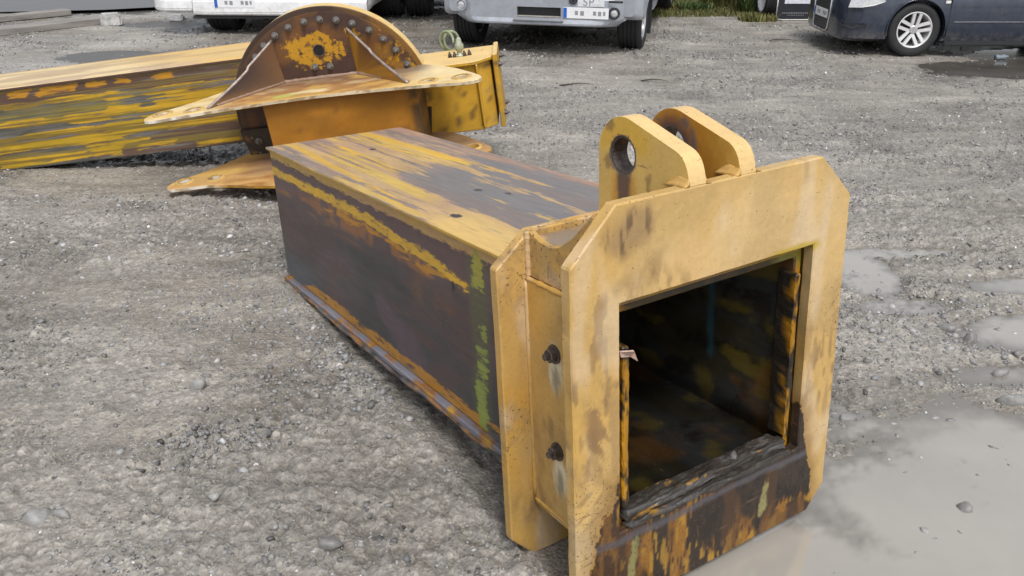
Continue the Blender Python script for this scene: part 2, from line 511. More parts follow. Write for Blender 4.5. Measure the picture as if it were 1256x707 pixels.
def scatter(n, smin, smax, ymin, ymax, shapes, F, spread=0.72, region=None, gain=1.0):
    if region is None:
        y = np.exp(rng.uniform(math.log(ymin), math.log(ymax), n)); x = rng.uniform(-spread, spread, n) * y
    else:
        cx, cy, rx, ry = region
        x = cx + rng.normal(0, rx, n); y = cy + rng.normal(0, ry, n)
    s = smin * (rng.pareto(2.6, n) + 1); s = np.minimum(s, smax)
    s = np.maximum(s, 0.0011 * y)
    # gravel lies in drifts
    k = n2(x * 1.7, y * 3.5, 33) + 0.6 * n2(x * 5, y * 7, 34)
    keep = (rng.random(n) < (ss(-.75, .5, k) * .85 + .15) * (.30 + .70 * rough_patch(x, y))) if region is None else np.ones(n, bool)
    z = ground_h(x, y)
    wet = z < WATER - 0.004
    keep &= ~wet | (rng.random(n) < .16) & (s > .006)
    z = np.where(wet, np.maximum(z, WATER - s * .35), z)
    p = np.stack([x - .5297, y - 1.7194], -1)
    lu = p[:, 0] * .841 + p[:, 1] * .541; lv = -p[:, 0] * .541 + p[:, 1] * .841
    keep &= ~((np.abs(lu) < .36) & (lv > -.02) & (lv < 2.42))
    x, y, z, s = x[keep], y[keep], z[keep], s[keep]
    n = len(x)
    sh = rng.integers(0, len(shapes), n)
    V = np.array(shapes)[sh]                                        # n, k, 3
    a = rng.uniform(0, 2 * math.pi, n); ca, sa = np.cos(a), np.sin(a)
    V = V * np.stack([s * rng.uniform(.8, 1.5, n), s * rng.uniform(.6, 1.1, n), s * rng.uniform(.5, .95, n)], -1)[:, None, :]
    X = V[..., 0] * ca[:, None] - V[..., 1] * sa[:, None] + x[:, None]
    Y = V[..., 0] * sa[:, None] + V[..., 1] * ca[:, None] + y[:, None]
    Z = V[..., 2] + z[:, None] + (s * .04)[:, None]
    VV = np.stack([X, Y, Z], -1).reshape(-1, 3)
    FF = (F[None] + (np.arange(n) * V.shape[1])[:, None, None]).reshape(-1, 3)
    g = np.clip(rng.normal(.225, .05, n), .09, .5) * gain
    g = np.where(rng.random(n) < .035, g * 1.9, g)
    tint = rng.normal(0, .02, n)
    col = np.stack([g * (1.02 + tint), g, g * (.99 - tint)], -1)
    return VV, FF, np.repeat(col, F.shape[0], axis=0)

def make_gravel(name, sets):
    V, F, K, off = [], [], [], 0
    for v, f, k in sets:
        V.append(v); F.append(f + off); K.append(k); off += len(v)
    o = from_np(name, np.concatenate(V), np.concatenate(F), SM)
    K = np.concatenate(K)
    a = o.data.color_attributes.new('paint', 'FLOAT_COLOR', 'CORNER')
    out = np.ones((len(o.data.loops), 4)); out[:, :3] = np.repeat(K, 3, axis=0)
    a.data.foreach_set('color', out.ravel())
    return o

v0, f0 = ico(1)
v1, f1 = ico(2)
def jitter(v, am): return v * (1 + am * (rng.random((len(v), 1)) - .5)) * np.array([1, 1, 1])
small = [jitter(v0, .7) * (1 + .5 * (rng.random(v0.shape) - .5)) for _ in range(18)]
def rocky(v, s):
    n = fbm(v + 5 * s, 1.3, 3, s)[:, None]
    q = v * (0.65 + 0.7 * n)
    for k in range(7):                                              # knocked-off flat faces
        d = rng.normal(size=3); d /= np.linalg.norm(d)
        h = rng.uniform(.32, .62)
        e = np.maximum(q @ d - h, 0)
        q = q - e[:, None] * d * .95
    return q
big = [rocky(v1, s) for s in range(10)]
gr = make_gravel('gravel', [
    scatter(60000, .0020, .013, 1.05, 14.5, small, f0),
    scatter(3500, .005, .016, 1, 1, small, f0, region=(-.25, 2.85, .28, .22)),
    scatter(260, .005, .011, 1, 1, small, f0, region=(-.98, 2.28, .10, .05), gain=.8),
    scatter(12000, .0035, .016, 4.5, 13, small, f0), scatter(6000, .004, .016, 3.2, 12, small, f0, gain=1.7),
    scatter(1500, .003, .012, 1.3, 4, small, f0, gain=1.5), scatter(9000, .003, .014, 1.1, 12, small, f0, gain=.55), scatter(350, .006, .015, 1.2, 6, big, f1, gain=.6), scatter(5000, .0035, .015, 2.6, 6, small, f0, gain=.75),
    scatter(1500, .004, .013, 1, 1, small, f0, region=(-.9, 3.3, .4, .35)),
    scatter(1500, .004, .016, 1, 1, small, f0, region=(1.75, 3.1, .35, .3)),
    scatter(900, .006, .013, 1.1, 9, big, f1),
])
tag(gr, 'loose grey gravel strewn over the muddy yard', 'gravel', kind='stuff')

def unproject(px, py, z=0.0):
    """photo pixel -> ground point, used once to find where a thing lies"""
    th = .4384; f = 1034.1
    d = Vector((px - 628, math.cos(th) * f + math.sin(th) * (353.5 - py), -math.sin(th) * f + math.cos(th) * (353.5 - py)))
    return Vector((0, 0, 1.62)) + d * ((z - 1.62) / d.z)

def stone_thing(px, py, w_px, asp, flat, g, label, yaw=0.0):
    p = unproject(px, py)
    zc = p.y * math.cos(.4384) + 1.62 * math.sin(.4384)
    r = w_px / 1034.1 * zc / 2
    v = rocky(v1, int(px) % 37 + 3) * np.array([r * 1.2, r * asp * 1.1, r * flat * 1.7])
    ca, sa = math.cos(yaw), math.sin(yaw)
    v = np.stack([v[:, 0] * ca - v[:, 1] * sa, v[:, 0] * sa + v[:, 1] * ca, v[:, 2]], -1)
    o = from_np('stone', v, f1, SM)
    zg = float(ground_h(np.array([p.x]), np.array([p.y]))[0])
    o.location = (p.x, p.y, max(zg, WATER - r * flat * .4) + r * flat * .25)
    a = o.data.color_attributes.new('paint', 'FLOAT_COLOR', 'CORNER')
    g = .5 * g + .10
    a.data.foreach_set('color', np.tile([g, g * .985, g * .95, 1.0], len(o.data.loops)))
    tag(o, label, 'stone', 'larger stones lying in the yard')
stone_thing(42, 637, 40, .8, .45, .36, 'broad flat pale stone in the mud at the lower left corner')
stone_thing(78, 637, 22, .7, .5, .22, 'dark stone just right of the broad flat pale stone at lower left')
stone_thing(266, 614, 18, .9, .5, .38, 'small pale rounded stone alone on smooth mud, left foreground')
stone_thing(241, 476, 26, .7, .55, .36, 'pale pointed stone above the crumbled dark mud patch')
stone_thing(324, 541, 22, .4, .4, .13, 'dark narrow stone standing tilted between mud patch and beam', 1.0)
stone_thing(405, 676, 32, .6, .5, .17, 'dark flat stone at the bottom edge left of the plate foot')
stone_thing(288, 529, 16, .7, .5, .26, 'small grey stone just right of the crumbled mud patch')
stone_thing(1192, 415, 30, .6, .5, .17, 'dark flat stone on wet ground above the big puddle')
stone_thing(1228, 455, 22, .8, .6, .28, 'grey brown stone between two shallow puddles at right edge')
stone_thing(1160, 402, 28, .6, .5, .22, 'grey stone beside a thin puddle right of the yellow plate')
stone_thing(1242, 492, 36, .7, .5, .24, 'largest bluish stone on the rim of the big puddle at right')
stone_thing(1183, 618, 22, .8, .7, .20, 'lone stone poking out of the middle of the big puddle')
stone_thing(1135, 644, 18, .8, .5, .4, 'pale stone just breaking the water left of the lone puddle stone')
stone_thing(1038, 510, 28, .6, .5, .18, 'dark stone in the shallow water beside the right plate edge')

# ------------------------------------------------------------------ colours
CREAM = (.535, .355, .138); YEL = (.60, .355, .03); OCH = (.52, .30, .075); ORNG = (.50, .235, .018)
PURP = (.135, .082, .072); SLATE = (.066, .063, .058); RUST = (.30, .125, .045); DGREY = (.165, .155, .152)
PINK = (.40, .245, .155); LIME = (.20, .23, .05); WHITE = (.72, .64, .5); BLACK = (.022, .018, .014)

PAINT = painted('weathered_yellow_paint', chips=.8, gr=.12, bump=.25, ragged=1.3)
STREAK = painted('streaked_beam_paint', chips=.45, stretch=(1, .2, 1), rough=(.26, .55), edge=62, ragged=1.5, soft=.06, scr=(1, .4, 1))
STREAKT = painted('scraped_top_paint', chips=.35, stretch=(1, .10, 1), rough=(.26, .55), edge=64, ragged=1.5, soft=.10)
STREAKX = painted('streaked_boom_paint', chips=.4, stretch=(.07, 1, 1), rough=(.3, .6), edge=62, ragged=1.5, soft=.09)
GREASE = painted('greasy_steel', chips=.3, rough=(.22, .5), bump=.6, chipcol=(.2, .1, .02))
BOLTM = plain('rusty_bolt_steel', (.11, .09, .08), .45, .6, .5, 60, .3)
EDGEM = plain('scraped_edge', (.62, .52, .4), .5, 0, .3, 40, .2)
RUBBER = plain('tyre_rubber', (.018, .018, .02), .7, 0, .4, 20, .2)

# ------------------------------------------------------------------ the front box beam
Y1, P1 = .5717, .0889
U = Vector((math.cos(Y1), math.sin(Y1), 0)); Vd = Vector((-math.sin(Y1), math.cos(Y1), 0)); Wd = Vector((0, 0, 1))
V1 = math.cos(P1) * Vd - math.sin(P1) * Wd; W1 = math.sin(P1) * Vd + math.cos(P1) * Wd
beam = empty('box_beam', (.5297, 1.7194, .0138), frame_rot(U, V1, W1))
tag(beam, 'weathered yellow steel box beam with open square end plate and two lifting lugs in front', 'steel beam')

def paint_side(P, N):
    """streaks, rust bands and bare patches along the beam; v runs along it"""
    u, v, w_ = P[:, 0], P[:, 1], P[:, 2]
    n1 = fbm(P, (6, 2.2, 9), 4, 1); n2_ = fbm(P, (12, 4, 40), 4, 2); n3 = fbm(P, (20, 14, 20), 4, 3)
    nl = fbm(P, (3, 1.2, 3), 3, 5)
    # --- sides
    c = np.tile(np.array(SLATE), (len(P), 1)) * (0.6 + 0.9 * n1)[:, None]
    c = mixc(c, (.100, .064, .058), ss(.36, .56, n1 + .3 * (w_ - .42)) * .85)
    c = mixc(c, (.125, .062, .048), ss(.52, .66, n2_) * ss(.42, .6, nl) * .6)
    c = mixc(c, (.13, .085, .095), ss(.55, .68, fbm(P, (4, 2.5, 6), 4, 6)) * .7)
    c = mixc(c, (.10, .115, .13), ss(1.75, 2.3, v) * ss(.45, .28, w_ + .15 * (nl - .5)) * .8)
    c = mixc(c, (.045, .052, .032), ss(.52, .75, nl) * ss(.6, .4, w_) * .5)
    c = mixc(c, PURP, ss(.60, .66, w_ + .10 * (n2_ - .5)))
    c = mixc(c, RUST, ss(.46, .56, n3) * ss(.035, .0, np.abs(w_ - .655 + .05 * (v - 1.1) * 0 + .03 * (nl - .5)) - .018) * ss(1.0, 1.15, v) * ss(2.0, 1.8, v) * .95)
    c = mixc(c, (.17, .08, .045), ss(.5, .6, n3) * ss(.05, .0, np.abs(w_ - .56) - .03) * ss(.6, .75, v) * ss(1.25, 1.0, v) * .6)
    c = c * np.array((.80, .84, .94))
    c = mixc(c, (.26, .115, .03), ss(.06, .02, np.abs(w_ - .63)) * ss(.50, .62, n2_) * ss(.62, .72, v) * .7)
    wc = np.interp(v, [.6, .72, .83, 1.36, 2.4], [.635, .655, .675, .706, .704]) + .02 * (nl - .5)
    m_s = .5 + (.017 - np.abs(w_ - wc)) / .05; m_s = np.minimum(m_s, .5 + (v - .66) / .12)
    m_o = np.minimum(.5 + (.012 - np.abs(w_ - wc + .040)) / .06, .5 + (n2_ - .47) / .2) * ss(2.1, 1.7, v); m_o = np.minimum(m_o, .5 + (v - .68) / .12)
    m_t = .5 + (w_ - .764) / .055
    m_f = np.minimum(.5 + (.262 - w_) / .05, .5 + (n1 - .44) / .22); m_f = np.minimum(m_f, .5 + (2.15 - v) / .4)
    m = np.max([np.minimum(m_s, .63), np.minimum(m_o, .56), np.minimum(m_t, .72), np.minimum(m_f, .60)], axis=0)
    coat = np.tile(np.array(YEL), (len(P), 1)) * (.8 + .4 * n3)[:, None]
    coat = mixc(coat, (.44, .20, .02), (m_o > m_s) * 1.0)
    coat = mixc(coat, (.52, .32, .075), ss(.73, .75, w_))
    coat = mixc(coat, PINK, ss(.73, .75, w_) * ss(.5, .62, n1) * .5)
    coat = mixc(coat, (.40, .19, .025), ss(.34, .32, w_))
    c = mixc(c, (.14, .14, .16), ss(.232, .226, w_) * .8)
    # green growth running down beside the end plate
    gv = .60 + .05 * (nl - .5) + .03 * ss(.5, .3, w_)
    m_g = np.minimum(.5 + (.030 - np.abs(v - gv)) / .06, .56 + (n3 - .5) / .5)
    coat = mixc(coat, (.24, .28, .06), (m_g > m) * 1.0)
    coat = mixc(coat, (.36, .30, .04), (m_g > m) * ss(.62, .74, w_) * .8)
    m = np.maximum(m, m_g)
    c = mixc(c, (.10, .105, .05), ss(.07, .03, np.abs(v - gv)) * .6)
    c = mixc(c, (.2, .16, .06), ss(.52, .46, v) * .7)
    hb = ss(.012, .008, np.hypot(v - .752, (w_ - .636) * .7)); c = mixc(c, (.01, .01, .01), hb); m = m * (1 - hb)
    # --- inside of the tube and the mouth
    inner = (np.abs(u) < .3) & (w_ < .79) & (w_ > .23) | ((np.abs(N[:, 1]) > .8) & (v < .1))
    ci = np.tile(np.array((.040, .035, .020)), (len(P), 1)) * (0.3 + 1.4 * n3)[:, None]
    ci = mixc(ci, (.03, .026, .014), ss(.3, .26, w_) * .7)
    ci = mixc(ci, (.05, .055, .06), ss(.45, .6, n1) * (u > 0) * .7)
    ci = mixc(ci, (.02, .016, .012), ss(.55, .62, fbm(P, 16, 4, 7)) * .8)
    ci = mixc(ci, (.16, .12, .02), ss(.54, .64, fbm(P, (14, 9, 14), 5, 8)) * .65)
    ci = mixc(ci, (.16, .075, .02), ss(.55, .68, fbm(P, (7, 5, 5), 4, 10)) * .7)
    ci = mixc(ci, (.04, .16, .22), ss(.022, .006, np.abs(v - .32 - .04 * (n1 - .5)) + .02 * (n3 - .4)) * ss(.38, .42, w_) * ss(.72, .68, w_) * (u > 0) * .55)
    ci = ci * (.80 - .52 * ss(.32, .26, w_))[:, None]  # floor colour darkened to hold back the sunlight in the mouth
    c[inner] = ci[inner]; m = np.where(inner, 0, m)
    rim = (np.abs(N[:, 1]) > .8) & (v < .1)
    cr = np.tile(np.array((.42, .20, .015)), (len(P), 1)) * (.6 + .8 * n3)[:, None]
    cr = mixc(cr, BLACK, ss(.48, .58, fbm(P, (40, 40, 25), 3, 9)))
    cr = mixc(cr, (.03, .025, .015), ss(.27, .262, np.abs(u)) * .92)
    cr = mixc(cr, (.17, .17, .03), ss(.19, .24, u) * ss(.74, .77, w_) * .8)
    c[rim] = cr[rim]; m = np.where(rim, 0, m)
    return c, coat, m, np.full(len(P), .45)

def paint_top(P, N):
    u, v, w_ = P[:, 0], P[:, 1], P[:, 2]
    n1 = fbm(P, (14, 1.3, 5), 4, 21); n3 = fbm(P, (30, 9, 20), 4, 22); ns = fbm(P, (42, 1.6, 5), 4, 23); nl = fbm(P, (5, 2, 2), 3, 24)
    c = np.tile(np.array((.46, .30, .13)), (len(P), 1)) * (.75 + .5 * n3)[:, None]
    c = mixc(c, PINK, ss(.44, .64, n1) * .7)
    c = mixc(c, (.54, .36, .07), ss(.56, .66, fbm(P, (26, 1.2, 5), 4, 28)) * .8)
    c = mixc(c, PINK, ss(.14, .27, u + .06 * (nl - .5)) * .9)
    c = mixc(c, (.30, .17, .12), ss(.22, .30, u) * ss(.45, .6, ns) * .8)
    coat = c.copy()
    m = .60 + (ns - .5) * 1.5 - .22 * ss(.07, .03, np.abs(u - .03 - .05 * (nl - .5))) * ss(1.1, 1.5, v)
    for u0, u1, wd, va, vb in ((-.215, -.30, .020, .95, 2.4), (-.155, -.19, .034, 1.0, 2.05), (.135, .185, .026, 1.15, 2.4), (.08, .10, .012, 1.5, 2.4), (-.07, -.12, .02, 1.35, 2.2), (.02, .03, .01, 1.9, 2.4)):
        uc = np.interp(v, [.9, 2.4], [u1, u0])
        q = ss(wd * 1.15, wd * .5, np.abs(u - uc + .02 * (nl - .5)) + .014 * (n3 - .5)) * ss(va, va + .25, v + .3 * (ns - .5)) * ss(vb + .1, vb - .1, v)
        coat = mixc(coat, YEL if u0 != -.155 else (.62, .41, .06), q * .9); m = m + .10 * q
    c = np.tile(np.array((.215, .165, .14)), (len(P), 1)) * (.7 + .6 * n3)[:, None]
    c = mixc(c, (.30, .19, .14), ss(.45, .6, n1) * .6)
    # bare dark patch near the end plate, its grey lifted for wet sheen
    d = ss(1.62, 1.28, v + .35 * (n1 - .5) - .5 * np.maximum(0, -.12 - u)) * ss(-.22, -.12, u + .10 * (n3 - .5) - .12 * (v - .9)) * ss(.335, .25, u + .1 * (n1 - .5) + .1 * (v - 1.0))
    c = mixc(c, DGREY, d * .85); m = m - d * (.30 + .42 * ss(.38, .6, n3 * .5 + n1 * .5))
    c = mixc(c, (.19, .15, .13), d * ss(.48, .6, n1) * .8)
    c = mixc(c, (.16, .135, .14), ss(.70, .55, v + .15 * (n1 - .5)) * ss(-.2, -.1, u) * .8)
    q = np.minimum(.5 + (.90 - v) / .2, .5 + (-.16 - u) / .10); coat = mixc(coat, (.60, .40, .13), q); m = np.maximum(m, np.minimum(q, .68))
    m = np.clip(m, 0, .74)
    for uu, vv, r in ((.004, 2.007, .013), (-.229, .863, .018), (-.02, 1.09, .012), (.03, .98, .01)):
        hb = ss(r, r * .7, np.hypot(u - uu, (v - vv) * .6)); c = mixc(c, BLACK, hb); m = m * (1 - hb)
    e = (np.abs(N[:, 2]) < .7)
    ce = np.tile(np.array((.44, .27, .05)), (len(P), 1)) * (.5 + n3)[:, None]
    c[e] = ce[e]; m = np.where(e, 0, m)
    return c, coat, m, np.full(len(P), .3)

def paint_plate(seed=0, stain=True):
    def fn(P, N):
        u, v, w_ = P[:, 0], P[:, 1], P[:, 2]
        n1 = fbm(P, 3.5, 4, 31 + seed); n3 = fbm(P, 16, 4, 32 + seed); nv = fbm(P, (45, 20, 7), 4, 33 + seed)
        c = np.tile(np.array(CREAM), (len(P), 1)) * (.86 + .28 * n1)[:, None]
        c = mixc(c, (.58, .42, .22), ss(.5, .7, n1) * .5)
        c = mixc(c, (.56, .31, .05), ss(.52, .7, fbm(P, 2.2, 3, 36 + seed)) * .55)
        c = mixc(c, (.46, .285, .07), ss(.75, .1, w_) * .5)
        c = mixc(c, (.46, .275, .05), ss(.34, .42, v * 1.0 + .0 * u + (.12 if not stain else 0)) * 0)
        if not stain: c = c * np.array((.95, .88, .70))
        # scuffs and greasy finger marks
        q1 = u * .82 + w_ * .57; q2 = -u * .57 + w_ * .82
        Q = np.stack([q1 * 16, v * 20, q2 * 60], -1); Q2 = np.stack([q1 * 55, v * 20, q2 * 12], -1)
        area = ss(.50, .62, fbm(P, 3.1, 2, 35 + seed))
        sm = np.maximum(ss(.60, .72, fbm(Q, 1, 5, 34 + seed)), ss(.66, .74, fbm(Q2, 1, 5, 37 + seed))) * area
        c = mixc(c, (.24, .155, .075), sm * .6)
        c = mixc(c, (.36, .235, .10), ss(.46, .66, fbm(P, (26, 20, 16), 5, 42 + seed)) * area * .6)
        c = mixc(c, (.40, .27, .11), ss(.50, .68, fbm(P, 8, 5, 43 + seed)) * .40)
        fine = 0 * ss(.68, .73, fbm(P, (75, 50, 50), 4, 64 + seed)) * ss(.48, .6, fbm(P, 6, 2, 65 + seed))
        c = mixc(c, (.10, .06, .035), fine * .75)
        c = mixc(c, (.31, .195, .085), ss(.50, .66, fbm(P, (34, 20, 9), 5, 67 + seed)) * ss(.47, .60, fbm(P, 4.2, 3, 68 + seed)) * .62)
        c = mixc(c, (.20, .12, .06), ss(.58, .66, fbm(P, (60, 40, 14), 5, 69 + seed)) * ss(.52, .64, fbm(P, 4.2, 3, 68 + seed)) * .6)
        wash = ss(.55, .7, fbm(P, (12, 10, 4), 3, 66 + seed))
        c = mixc(c, (.62, .50, .36), wash * .40)
        if stain:
            q = np.hypot((u + .285 - .25 * (w_ - .98)) / .075, (w_ - .972) / .055)
            sm0 = ss(1.25, .4, q + .9 * (n3 - .5))
            c = mixc(c, (.27, .175, .085), sm0 * .75)
            c = mixc(c, (.12, .075, .04), sm0 * ss(.50, .60, fbm(P, (60, 20, 16), 4, 47)) * .85)
            q = np.hypot((u + .375) / .045, (w_ - .55) / .16)
            c = mixc(c, (.22, .13, .06), ss(1.1, .4, q + 1.2 * (n3 - .5)) * ss(.52, .58, fbm(Q2, 1, 4, 48)) * .8)
            q = np.hypot((u - .33) / .035, (w_ - .93) / .06)
            c = mixc(c, (.20, .12, .06), ss(1.1, .4, q + 1.2 * (n3 - .5)) * ss(.50, .57, fbm(Q, 1, 4, 49)) * .7)
            q = np.hypot((u - .24) / .10, (w_ - .815) / .016)
            c = mixc(c, (.42, .30, .02), ss(1.2, .5, q + 1.2 * (n3 - .5)) * .85)
            # everything below the mouth is caked with grease and rust
            lo = np.interp(w_, [.05, .18, .36, .6], [-.41, -.385, -.322, -.30]) + .05 * (n3 - .5) + .03 * (nv - .5)
            hi = np.interp(w_, [0, .10, .25, .36, .6], [.40, .38, .335, .318, .30]) + .03 * (n3 - .5)
            m = np.min([.5 + (u - lo) / .05, .5 + (hi - u) / .05, .5 + (.365 - w_) / .05], axis=0); m = np.clip(m, 0, 1)
            cs = np.tile(np.array((.030, .020, .014)), (len(P), 1)) * (.5 + n3)[:, None]
            st = fbm(P, (46, 20, 7), 5, 38, .6)
            big = fbm(P, (11, 9, 6), 4, 40); fine2 = fbm(P, (85, 40, 22), 4, 46)
            cs = mixc(cs, (.17, .075, .014), ss(.50, .56, st) * ss(.40, .50, big))
            cs = mixc(cs, (.24, .11, .016), ss(.53, .57, st + .30 * (fine2 - .5)) * ss(.47, .56, big))
            cs = mixc(cs, (.34, .19, .025), ss(.60, .63, fine2) * ss(.50, .58, big) * .8)
            cs = mixc(cs, (.018, .014, .012), ss(.54, .58, fine2) * ss(.56, .5, big) * .9)
            cs = mixc(cs, (.075, .036, .016), ss(.52, .60, fbm(P, (14, 14, 7), 4, 39)) * .6)
            for uu, ww in ((.185, .10), (-.27, .13)):
                cs = mixc(cs, (.24, .22, .085), ss(1.0, .8, np.hypot((u - uu - .12 * (w_ - ww)) / .017, (w_ - ww) / .055) + 1.3 * (n3 - .5) + 1.6 * (fine2 - .5)) * .9)
            cs = mixc(cs, (.085, .08, .09), ss(.014, .004, np.abs(w_ - .205 + .02 * (n3 - .5))) * .8)
            # dark hairline of grease round the mouth
            under = cs; mk = 1 - m
            wide = np.min([.5 + (u - lo) / .16, .5 + (hi - u) / .16, .5 + (.365 - w_) / .16], axis=0)
            c = mixc(c, (.24, .13, .035), ss(.12, .55, wide + .35 * (n3 - .5)) * .75)
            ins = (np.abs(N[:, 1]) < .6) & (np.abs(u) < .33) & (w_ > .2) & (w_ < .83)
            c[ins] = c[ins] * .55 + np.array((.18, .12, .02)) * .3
            return under, c, mk, np.clip(.25 + area * .6 + .6 * (1 - mk), 0, 1)
        return c, c, np.ones(len(P)), np.clip(.15 + area * .6, 0, 1)
    return fn

bm = bmesh.new()                                                     # open-ended tube with a closed back
o_ = [(-.315, .216), (.315, .216), (.315, .797), (-.315, .797)]
i_ = [(-.290, .240), (.290, .240), (.290, .775), (-.290, .775)]
of = [bm.verts.new((a, .036, b)) for a, b in o_]; ob = [bm.verts.new((a, 2.405, b)) for a, b in o_]
nf_ = [bm.verts.new((a, .036, b)) for a, b in i_]; nb_ = [bm.verts.new((a, 2.36, b)) for a, b in i_]
for k in range(4):
    j = (k + 1) % 4
    bm.faces.new((of[k], of[j], ob[j], ob[k])); bm.faces.new((nf_[j], nf_[k], nb_[k], nb_[j])); bm.faces.new((of[j], of[k], nf_[k], nf_[j]))
bm.faces.new(ob); bm.faces.new(nb_[::-1])
bmesh.ops.recalc_face_normals(bm, faces=bm.faces)
bev(bm, .004)
gridcut(bm, (.026, .012, .007), 'xyz')
part('beam_shell', bm, STREAK, beam, paint_side)

bm = bmesh.new(); box(bm, -.328, .328, .31, 2.414, .7975, .809); bev(bm, .002); gridcut(bm, (.008, .012, 1), 'xy'); lump(bm, .0016, 5, 205)
part('top_plate', bm, STREAKT, beam, paint_top)

def paint_foot(P, N):
    n1 = fbm(P, (20, 5, 30), 4, 41); n2_ = fbm(P, (30, 14, 30), 4, 42)
    c = np.tile(np.array((.155, .155, .185)), (len(P), 1)) * (.6 + .8 * n1)[:, None]
    c = mixc(c, (.22, .10, .03), ss(.50, .60, n2_))
    c = mixc(c, (.42, .23, .02), ss(.62, .70, n2_))
    return c
bm = bmesh.new(); box(bm, -.338, .338, .33, 2.40, .192, .2155); bev(bm, .005); gridcut(bm, (.03, .02, 1), 'xy')
part('bottom_flange', bm, STREAK, beam, paint_foot)
# ragged weld and mud crust along the foot
bm = bmesh.new()
pts = [(-.335 + .004 * math.sin(9 * t), .36 + 2.03 * t, .190 + .004 * math.sin(23 * t + 1)) for t in np.linspace(0, 1, 90)]
tube(bm, pts, [.008 + .007 * abs(math.sin(31 * t) * math.sin(12.7 * t + .4)) for t in np.linspace(0, 1, 90)], 6)
part('foot_weld', bm, GREASE, beam, lambda P, N: mixc(mixc(np.tile(np.array((.10, .09, .09)), (len(P), 1)), (.25, .11, .03), ss(.5, .6, fbm(P, 30, 3, 43))), BLACK, ss(.5, .62, fbm(P, 24, 3, 44))))

W2, H = .44, 1.036
outer = [(-W2, .069), (-W2 + .066, 0), (W2 - .066, 0), (W2, .069), (W2, H - .114), (W2 - .12, H), (-W2 + .12, H), (-W2, H - .114)]
mouth = [(-.310, .228), (.314, .228), (.314, .815), (-.310, .815)]
bm = poly_plate(outer, [mouth], lambda a, b, t: (a, t, b), .034)
bev(bm, .0035); gridcut(bm, (.0058, 1, .0058), 'xz'); lump(bm, .0016, 7, 201); lump(bm, .0008, 40, 204)
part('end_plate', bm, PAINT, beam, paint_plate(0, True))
RH = .92
outer2 = [(-W2, .085), (-W2 + .066, .014), (W2 - .066, .014), (W2, .085), (W2, RH - .078), (W2 - .095, RH), (-W2 + .095, RH), (-W2, RH - .078)]
hole2 = [(-.3285, .19), (.3285, .19), (.3285, .8095), (-.3285, .8095)]
bm = poly_plate(outer2, [hole2], lambda a, b, t: (a, .288 + t, b), .032)
bev(bm, .0035); gridcut(bm, (.011, 1, .011), 'xz'); lump(bm, .0016, 8, 202)
part('rear_plate', bm, PAINT, beam, paint_plate(7, False))

def paint_web(P, N):
    c = paint_plate(13, False)(P, N)[0]
    u, v, w_ = P[:, 0], P[:, 1], P[:, 2]
    n3 = fbm(P, 20, 4, 51)
    for ww in (.62, .34):
        q = np.hypot((v - .17) / .035, (w_ - ww + .02) / .09)
        c = mixc(c, (.72, .66, .5), ss(1.0, .5, q + .9 * (n3 - .5)) * .8)
        c = mixc(c, (.12, .10, .05), ss(1.0, .5, np.hypot((v - .17) / .02, (w_ - ww + .05) / .06) + 1.3 * (n3 - .5)) * .7)
    return c
for s in (-1, 1):
    bm = bmesh.new(); x0, x1 = sorted((s * .343, s * .362)); box(bm, x0, x1, .0345, .2875, .192, .803); bev(bm, .002); gridcut(bm, (1, .012, .015), 'yz')
    part('side_web', bm, PAINT, beam, paint_web)
    prof = [(.035, .806), (.2875, .806), (.2875, .925), (.262, .915), (.235, .907), (.20, .904), (.165, .912), (.12, .940), (.07, .985), (.035, 1.018)]
    bm = poly_plate(prof, [], lambda a, b, t: (s * (.352 - .02) + s * t, a, b), .018)
    bev(bm, .004); gridcut(bm, (1, .012, .012), 'yz')
    part('corner_gusset', bm, PAINT, beam, paint_plate(17, False))
bm = bmesh.new(); box(bm, -.361, .361, .0345, .2875, .172, .1915); bev(bm, .002); gridcut(bm, .02, 'xy')
part('bottom_web', bm, PAINT, beam, paint_plate(19, False))
bm = bmesh.new(); box(bm, -.331, .331, .0345, .2875, .875, .9035); bev(bm, .002); gridcut(bm, .012, 'xy')
part('top_web', bm, PAINT, beam, lambda P, N: mixc(paint_plate(23, False)(P, N)[0], (.20, .165, .14), ss(.38, .5, fbm(P, 14, 4, 55)) * .8))
# weld beads between web, plates and gusset
def bead(bm, a, b, r=.006, n=26):
    a = Vector(a); b = Vector(b)
    tube(bm, [a.lerp(b, t) for t in np.linspace(0, 1, n)], [r * (0.8 + .35 * random.random()) for _ in range(n)], 6)
bm = bmesh.new()
for s in (-1, 1):
    bead(bm, (s * .362, .286, .2), (s * .362, .286, .80)); bead(bm, (s * .362, .036, .2), (s * .362, .036, .80))
    bead(bm, (s * .353, .286, .81), (s * .353, .286, .92), .008); bead(bm, (s * .358, .04, .805), (s * .358, .285, .805), .007)
    bead(bm, (s * .352, .036, .81), (s * .345, .036, 1.0))
    bead(bm, (s * .362, .04, .19), (s * .362, .285, .19), .006)
bead(bm, (-.33, .3, .92), (.33, .3, .92), .004)
bead(bm, (-.32, .034, 1.030), (.32, .034, 1.030), .005, 40)
part('weld_bead', bm, PAINT, beam, paint_plate(29, False), smooth=True)

